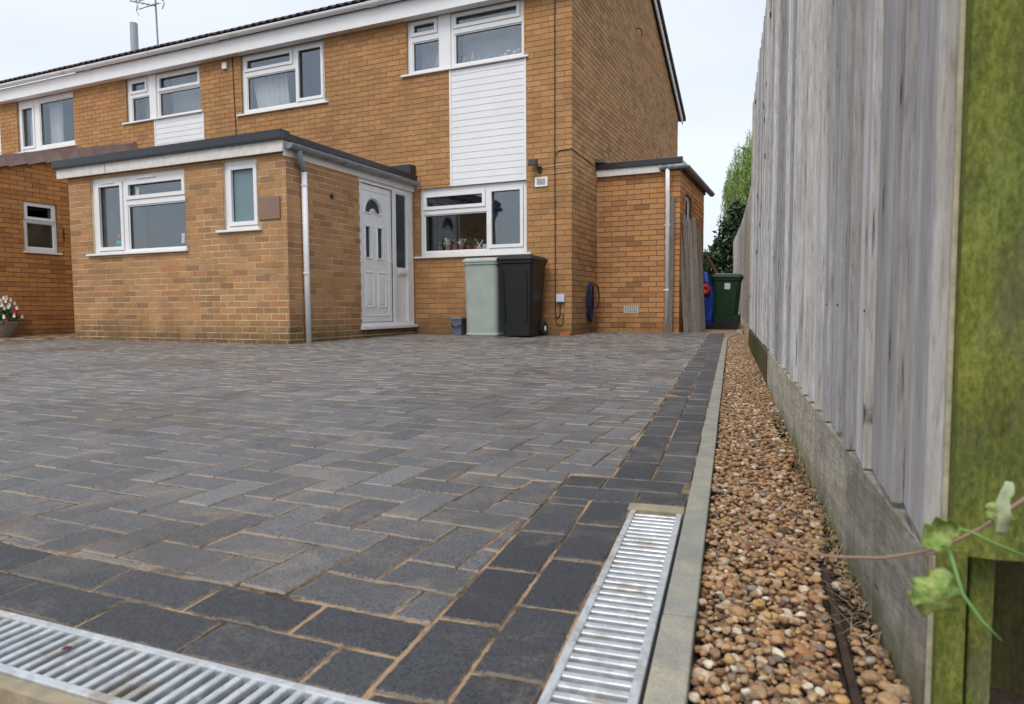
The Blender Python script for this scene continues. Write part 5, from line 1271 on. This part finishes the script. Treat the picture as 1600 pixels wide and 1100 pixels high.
t = thing('flower_pot', PC, 'round stone pot of white and crimson flowers beside the neighbour extension wall', 'plant pot')
mb = MB(); mb.lathe(PC, [(0,0), (.15,0), (.16,.02), (.20,.10), (.235,.19), (.25,.20), (.25,.235), (.225,.235), (.21,.20), (0,.19)], 28); mb.build('pot', M_POT, t, smooth=False)
g = np.random.default_rng(3); n = 900; u_ = g.normal(size=(n, 3)); u_ /= np.linalg.norm(u_, axis=1)[:, None]; u_[:, 2] = abs(u_[:, 2]); lp = u_*(g.uniform(.3, 1, n)**.5)[:, None]*np.array([.26, .26, .30])+np.array(PC)+np.array([0, 0, .2])
leaf_cloud('foliage', lp, .05, .5, M_SHRUB, t, 1)
def flower(m, c, rad, nm):
    mb = MB()
    for k in range(5):
        a = 2*PI*k/5; d = Vector((math.cos(a), -.5, math.sin(a))).normalized()*rad; e = Vector((-math.sin(a), 0, math.cos(a)))*rad*.55
        mb.poly([c, c+d*.6+e, c+d, c+d*.6-e], [(0,1,2,3)])
    return mb.build(nm, m, t)
for k in range(46):
    a = g.uniform(-2.6, 1.2); h = g.uniform(.30, .60); rr_ = .30*math.sqrt(max(0.05, 1-((h-.2)/.42)**2)); flower(M_WHITEFL, PC+Vector((math.cos(a)*rr_, math.sin(a)*rr_, h)), .042, 'white_flower')
for k in range(12):
    a = g.uniform(-2.2, .6); flower(M_REDFL, PC+Vector((math.cos(a)*.29, math.sin(a)*.29, g.uniform(.24, .38))), .048, 'crimson_flower')

# ------------------------------------------------------------------ things behind the glass
def curtain(x0, x1, z0, z1, y, label, folds, m=M_CURTAIN, skew=0.0):
    mb = MB(); n = folds*6; 
    for k in range(n+1):
        u = k/n; dy = .022*math.sin(u*folds*2*PI)+.01*math.sin(u*folds*5.1)
        mb.v += [(x0+(x1-x0)*u+skew*0, y+dy, z1), (x0+skew+(x1-x0)*(u*.9+.05)+.01*math.sin(u*9), y+dy*1.1, z0)]
    for k in range(n): mb.f.append((2*k, 2*k+2, 2*k+3, 2*k+1)); mb.mi.append(0)
    o = mb.build('curtain', m); md = o.modifiers.new('thick', 'SOLIDIFY'); md.thickness = .002
    return tag(rebase(o, ((x0+x1)/2, y, z0)), label, 'curtain')
curtain(-8.74, -8.0, 3.62, 4.25, YF+.19, 'sheer white curtain gathered in the middle upper window', 7, skew=.10)
curtain(-14.72, -14.3, 3.57, 4.5, YF+.19, 'pale curtain behind the narrow light of the far left upper window', 4)
curtain(-14.12, -13.72, 3.57, 4.5, YF+.22, 'pale curtain at the left of the wide pane far left upstairs', 4)
M_BLIND = simple('pale_bathroom_blind', (.50, .55, .60), .8, var=.12, scale=4)
for x0, x1, lab in ((-5.50, -5.06, 'pale blue blind behind the narrow bathroom light'), (-4.80, -3.74, 'pale blue blind behind the wide light above the white cladding')):
    mb = MB(); mb.box(x0, x1, YF+.30, YF+.305, 3.83, 4.54); tag(rebase(mb.build('window_blind', M_BLIND), ((x0+x1)/2, YF+.30, 3.83)), lab, 'blind')
for x0, x1, lab in ((-11.50, -11.05, 'pale blind behind the small light next door'), (-10.78, -9.75, 'pale blind behind the wide light next door')):
    mb = MB(); mb.box(x0, x1, YF+.32, YF+.325, 3.83, 4.52); tag(rebase(mb.build('window_blind', M_BLIND), ((x0+x1)/2, YF+.32, 3.83)), lab, 'blind')
M_BOT = simple('blue_bottle', (.20, .36, .50), .3); M_BOT2 = simple('cream_ornament', (.62, .50, .38), .5)
def bottle(x, y, z, h, r_, m, label, group):
    mb = MB(); mb.lathe((x, y, z), [(0,0), (r_,0), (r_,h*.6), (r_*.4,h*.75), (r_*.4,h), (0,h)], 12); o = rebase(mb.build('bottle', m, smooth=True), (x, y, z)); tag(o, label, 'bottle', group)
for x, h, m, lab in ((-4.70, .14, M_BOT, 'squat blue bottle leftmost on the bathroom sill'), (-4.57, .17, M_BOT2, 'slim cream bottle second on the bathroom sill'), (-4.46, .10, M_BOT, 'short blue bottle third on the bathroom sill'), (-4.28, .15, M_BOT, 'blue bottle in the middle of the bathroom sill'), (-5.17, .13, M_BOT, 'blue bottle in the small bathroom light'), (-5.13, .24, M_BOT2, 'tall cream bottle in the small bathroom light')):
    bottle(x, YF+.16, 3.866, h, .028, m, lab, 'bottles on the bathroom sill')
t = thing('soft_toys', (-3.95, YF+.17, 3.866), 'heap of pale shells and sponges at the right of the bathroom sill', 'ornaments')
g = np.random.default_rng(8)
for k in range(7): 
    mb = MB(); c = (-4.1+.05*k, YF+.15+.02*(k % 2), 3.89+.03*(k % 3)); mb.lathe(c, [(0,-.03), (.025,-.02), (.035,0), (.02,.025), (0,.03)], 10); mb.build('sponge', (M_BOT2, M_PAPER, M_CURTAIN)[k % 3], t, smooth=True)
# kitchen window: row of pot plants, white frame and a tap
for k in range(6):
    x = -5.13+.118*k; t = thing('pot_plant', (x, YF+.16, 1.222), ['small pot plant at the left end of the kitchen sill', 'pale flowering pot plant second on the kitchen sill', 'pot plant third on the kitchen sill', 'white flowering pot plant fourth on the kitchen sill', 'dark pot plant fifth on the kitchen sill', 'last terracotta pot plant on the kitchen sill'][k], 'plant', 'pot plants on the kitchen sill')
    mb = MB(); mb.lathe((x, YF+.16, 1.222), [(0,0), (.032,0), (.042,.07), (.036,.07), (0,.06)], 12); mb.build('pot', (M_REDFL if k == 2 else M_TIMBER) if k % 2 == 0 else B_TERRA, t)
    n = 60; u_ = g.normal(size=(n, 3)); u_ /= np.linalg.norm(u_, axis=1)[:, None]; leaf_cloud('foliage', u_*np.array([.045, .04, .045])+np.array([x, YF+.16, 1.34]), .04, .5, M_WHITEFL if k in (1, 3) else M_SHRUB, t, k)
mb = MB(); mb.lathe((-4.48, YF+.15, 1.222), [(0,0), (.03,0), (.04,.03), (.015,.05), (.015,.06), (0,.06)], 10); mb.tube([(-4.48, YF+.15, 1.28), (-4.55, YF+.15, 1.38)], .010, 6); mb.tube([(-4.48, YF+.15, 1.28), (-4.42, YF+.15, 1.36)], .010, 6)
tag(rebase(mb.build('white_ornament', M_PAPER), (-4.48, YF+.15, 1.222)), 'white forked ornament in the middle of the kitchen sill', 'ornament')
mb = MB(); mb.box(-4.44, -4.36, YF+.14, YF+.18, 1.27, 1.35)
mb = MB(); mb.box(-4.43, -4.35, YF+.14, YF+.19, 1.222, 1.30); tag(rebase(mb.build('white_box', M_PAPER, bevel=.004), (-4.39, YF+.16, 1.222)), 'small white box at the right end of the kitchen sill', 'box')
# porch window: taped papers, toy
for (x0, x1, z0, z1, lab) in ((-8.36, -8.28, 1.78, 1.88, 'white paper shape taped in the narrow porch light'), (-8.05, -7.97, 1.85, 1.95, 'white paper shape in the top porch light'), (-7.26, -7.18, 1.20, 1.33, 'white paper shape low at the right of the porch window')):
    mb = MB(); cx_ = (x0+x1)/2; y = YA+.0725
    pts = [(x0, z1), (x0+.02, z1-.03), (x0+.012, z0), (x1-.012, z0), (x1-.01, z1-.05), (x1, z1-.02), (x1-.03, z1), (cx_, z1-.015)]
    mb.prism([(a, y, b) for a, b in pts], [(a, y+.002, b) for a, b in pts]); tag(rebase(mb.build('paper_cutout', M_PAPER), (cx_, y, z0)), lab, 'paper', 'paper cutouts on the porch glass')
t = thing('stacked_toy', (-8.47, YA+.16, 1.20), 'red and teal toy on the inner sill of the porch window', 'toy')
mb = MB(); mb.lathe((-8.47, YA+.16, 1.20), [(0,0), (.06,0), (.07,.05), (.05,.09), (0,.10)], 14); mb.build('toy_base', M_TEAL, t, smooth=True)
mb = MB(); mb.lathe((-8.49, YA+.16, 1.30), [(0,0), (.03,.005), (.04,.04), (.02,.07), (0,.075)], 12); mb.build('toy_ball', M_RED, t, smooth=True)
M_DRAPE = simple('dark_brown_drape', (.06, .045, .04), .9, var=.3, scale=20)
o = curtain(-7.96, -7.80, 1.10, 2.06, YA+.12, 'dark brown drape hanging inside the porch window', 3, m=M_DRAPE, skew=.03)

# ------------------------------------------------------------------ plants
def strand_tree(label, c, rx, rz, n, m):
    root = thing('willow_tree', L2W(c[0], c[1], 0), label, 'tree')
    mb = MB(); mb.tube([L2W(c[0], c[1], -.2), L2W(c[0]-.1, c[1], c[2]*.5), L2W(c[0]+.1, c[1]+.1, c[2])], [.22, .16, .08], 10)
    for k in range(7): a = k*.9; mb.tube([L2W(c[0], c[1], c[2]*.55), L2W(c[0]+math.cos(a)*rx*.5, c[1]+math.sin(a)*rx*.5, c[2]+rz*.4), L2W(c[0]+math.cos(a)*rx*.85, c[1]+math.sin(a)*rx*.85, c[2]+rz*.5)], [.09, .05, .02], 6)
    mb.build('trunk', M_BARK, root); g = np.random.default_rng(6); P = []; tw = MB()
    for _ in range(n):
        a = g.uniform(0, 2*PI); rr = rx*math.sqrt(g.uniform(.15, 1)); top = c[2]+rz*math.sqrt(max(0, 1-(rr/rx)**2))*g.uniform(.5, 1); ln = g.uniform(.8, 2.6); l0 = c[0]+math.cos(a)*rr; a0_ = c[1]+math.sin(a)*rr
        sway = g.uniform(-.16, .08); m_ = int(ln/.05)
        prev = None
        for k in range(m_):
            t_ = k/m_; P.append(L2W(l0+sway*t_*ln + g.normal(0, .015), a0_+g.normal(0, .015), top-ln*t_)[:])
        if _ % 3 == 0: tw.tube([L2W(l0, a0_, top), L2W(l0+sway*ln, a0_, top-ln)], .006, 3, False)
    tw.build('twigs', M_BARK, root, kind='stuff'); leaf_cloud('foliage', P, .11, .22, m, root, 2, droop=1.6); return root
strand_tree('bright green weeping willow hanging over the fence against the sky', (1.95, 26, 4.2), 2.3, 3.0, 1500, M_WILLOW)
def bush(name, label, blobs, m, lf, n, seed, cat='shrub', asp=.45):
    l, a = blobs[0][0], blobs[0][1]; root = thing(name, L2W(l, a, 0), label, cat)
    g = np.random.default_rng(seed); P = []; tw = MB()
    for (bl, ba, bz, br, bh) in blobs:
        k = int(n*br*bh/sum(q[3]*q[4] for q in blobs)); u_ = g.normal(size=(k, 3)); u_ /= np.linalg.norm(u_, axis=1)[:, None]
        rad = g.uniform(.2, 1, k)**.4; clump = g.normal(size=(26, 3)); clump /= np.linalg.norm(clump, axis=1)[:, None]
        dots = (u_@clump.T).max(1); keep = (dots > .90)|(rad < .75)
        for q, s_ in zip(u_[keep], (rad*(1+.22*(dots-.9)*6))[keep]): P.append(L2W(bl+q[0]*br*s_, ba+q[1]*br*s_, bz+q[2]*bh*s_)[:])
        tw.tube([L2W(l, a, -.1), L2W((l+bl)/2, (a+ba)/2, bz*.5), L2W(bl, ba, bz)], [.06, .04, .015], 6)
    tw.build('stems', M_BARK, root); leaf_cloud('foliage', P, lf, asp, m, root, seed+1, droop=-.4); return root
bush('laurel_shrub', 'dark green evergreen shrub behind the bin at the end of the passage', [(.1, 24, 1.2, 1.15, 1.3), (-.35, 23.7, 2.2, .40, .9), (.15, 24, 2.5, .45, 1.1), (.55, 24.2, 2.3, .6, 1.15), (-.65, 23.8, 1.3, .45, .75), (.2, 23.7, .4, 1.2, .7)], M_LAUREL, .17, 17000, 12)
bush('hedge_shrub', 'lighter green shrub low beside the end wall of the passage', [(-1.0, 27, 1.2, .7, 1.1), (-.75, 27, 1.9, .35, .5)], M_SHRUB, .10, 3500, 22)
bush('hedge_shrub', 'distant green hedge filling the gap behind the side extension', [(-3.2, 34, 1.0, 2.0, 1.2), (-5, 34, 1.0, 2.0, 1.1)], M_SHRUB, .14, 5000, 32)
# grass and dry stalks at the foot of the fence
def blades(name, gen, n, m, seed):
    g = np.random.default_rng(seed); mb = MB()
    for _ in range(n):
        l, a, z, h, wd, bend = gen(g); ang = g.uniform(0, 2*PI); dx, dy = math.cos(ang), math.sin(ang); pv = []
        for k in range(4):
            t_ = k/3; cc = L2W(l, a, z)+Vector((dx*bend*t_*t_, dy*bend*t_*t_, h*t_*(1-.25*t_*min(1, abs(bend)/max(h, .01))))); ww = wd*(1-t_*.9)
            pv += [cc+Vector((-dy*ww, dx*ww, 0)), cc-Vector((-dy*ww, dx*ww, 0))]
        mb.poly(pv, [(0,1,3,2), (2,3,5,4), (4,5,7,6)])
    return mb.build(name, m, kind='stuff')
def tuft(g):
    ctr = [(1.25,.5), (1.55,.9), (1.95,1.2), (2.35,1.4), (2.8,1.0), (3.3,.6), (3.75,1.0), (4.6,.5), (5.6,.4)][g.integers(0, 9)]; a = ctr[0]+g.normal(0, .09)
    return fence_l(a)-.016-abs(g.normal(0, .010)), a, -.02, g.uniform(.02, .055)*(.6+.4*ctr[1]), .0011, g.normal(0, .018)
blades('grass', tuft, 520, M_GRASS, 5)
def dry(g):
    a = g.uniform(.95, 2.3); return fence_l(a)-.018-abs(g.normal(0, .018)), a, -.012+abs(g.normal(0, .008)), g.uniform(.002, .028), .0009, g.normal(0, .055)
blades('dry_stalks', dry, 420, M_DRY, 6)
g = np.random.default_rng(15); P_ = []
for _ in range(1500):
    a = g.uniform(.9, 2.9); P_.append(L2W(fence_l(a)-.015-abs(g.normal(0, .017)), a, g.uniform(-.026, -.010))[:])
pc = pebbles('soil_crumbs', np.array(P_), g.uniform(.002, .006, 1500), 1, 9); pc.data.materials.clear(); pc.data.materials.append(M_SOIL)
VZ = .083
# bramble in front of the fence end
t = thing('bramble', L2W(.23, .80, -.05), 'thin bramble runner with curled green leaves across the near end of the fence', 'plant')
mb = MB(); mb.tube([L2W(p[0], p[1], p[2]+VZ) for p in ((.005,.775,.150), (.030,.755,.131), (.062,.745,.122), (.10,.74,.118), (.146,.74,.122), (.181,.74,.132), (.205,.74,.144), (.229,.745,.158), (.27,.755,.19), (.33,.78,.24))], [.0006, .0010, .0013, .0014, .0015, .0016, .0017, .0018, .0020, .0022], 7); mb.build('stem', M_BRAMST, t, smooth=True)
mb = MB(); mb.tube([L2W(p[0], p[1], p[2]+VZ) for p in ((.198,.735,.146), (.201,.72,.128), (.207,.715,.104), (.222,.71,.082), (.238,.71,.066))], [.0017, .0018, .0017, .0015, .0008], 6); mb.build('green_stalk', M_GSTEM, t, smooth=True)
mb = MB(); mb.tube([L2W(p[0], p[1], p[2]+VZ) for p in ((.186,.735,.133), (.185,.728,.118), (.190,.722,.106), (.197,.72,.098))], .0011, 6); mb.build('leaf_stalk', M_BRAMST, t, smooth=True)
mb = MB(); mb.tube([L2W(p[0], p[1], p[2]+VZ) for p in ((.195,.728,.163), (.215,.724,.160), (.232,.724,.152), (.26,.73,.14))], .0014, 6); mb.build('green_stalk', M_GSTEM, t, smooth=True)
def leaf(c, ex, ey, L_, Wd, curl, lobes, m, seed):
    ex, ey = Vector(ex).normalized(), Vector(ey).normalized(); ez = ex.cross(ey); rg = random.Random(seed); mb = MB(); nu, nv = 14, 10
    for i in range(nu+1):
        u = i/nu; half = Wd*.5*(math.sin(PI*min(1, u*1.02))**.6)*(1+.30*math.sin(u*lobes*PI*2+.6)**3+.05*math.sin(u*60)) + .0005
        for j in range(nv+1):
            v = j/nv*2-1; z = curl*((v*v)*.6+(u-.4)**2*1.4)+.0012*math.sin(v*5+u*7+seed)+.0006*math.cos(v*9)*math.sin(u*26+abs(v)*6)
            mb.v.append(tuple(Vector(c)+ex*(u*L_)+ey*(v*half)-ez*z))
    for i in range(nu):
        for j in range(nv): o = i*(nv+1)+j; mb.f.append((o, o+1, o+nv+2, o+nv+1)); mb.mi.append(0)
    o = mb.build('leaf', m, t, smooth=True); md = o.modifiers.new('thick', 'SOLIDIFY'); md.thickness = .0003; return o
NV, KV = N, K
leaf(L2W(.2015,.722,0.2510), -N*.9+Vector((0,0,-.55)), Vector((0,0,1))*.8-N*.4, .036, .026, .014, 3, M_BRAMLF, 1)
leaf(L2W(.196,.715,0.2040), Vector((0,0,-1))-N*.35, N+Vector((0,0,-.25)), .050, .038, .022, 3, M_BRAMLF, 2)
leaf(L2W(.193,.717,0.1930), -N*.8+Vector((0,0,-.9)), N*.6-Vector((0,0,.5)), .036, .022, .012, 2, M_BRAMLF, 5)
leaf(L2W(.236,.715,0.2950), Vector((0,0,-1))-N*.15, N*.4-K*.9, .050, .016, .010, 2, M_BRAMLF2, 3)
leaf(L2W(.231,.716,0.2730), Vector((0,0,-1))+N*.45, N*.9, .026, .020, .010, 2, M_BRAMLF, 4)
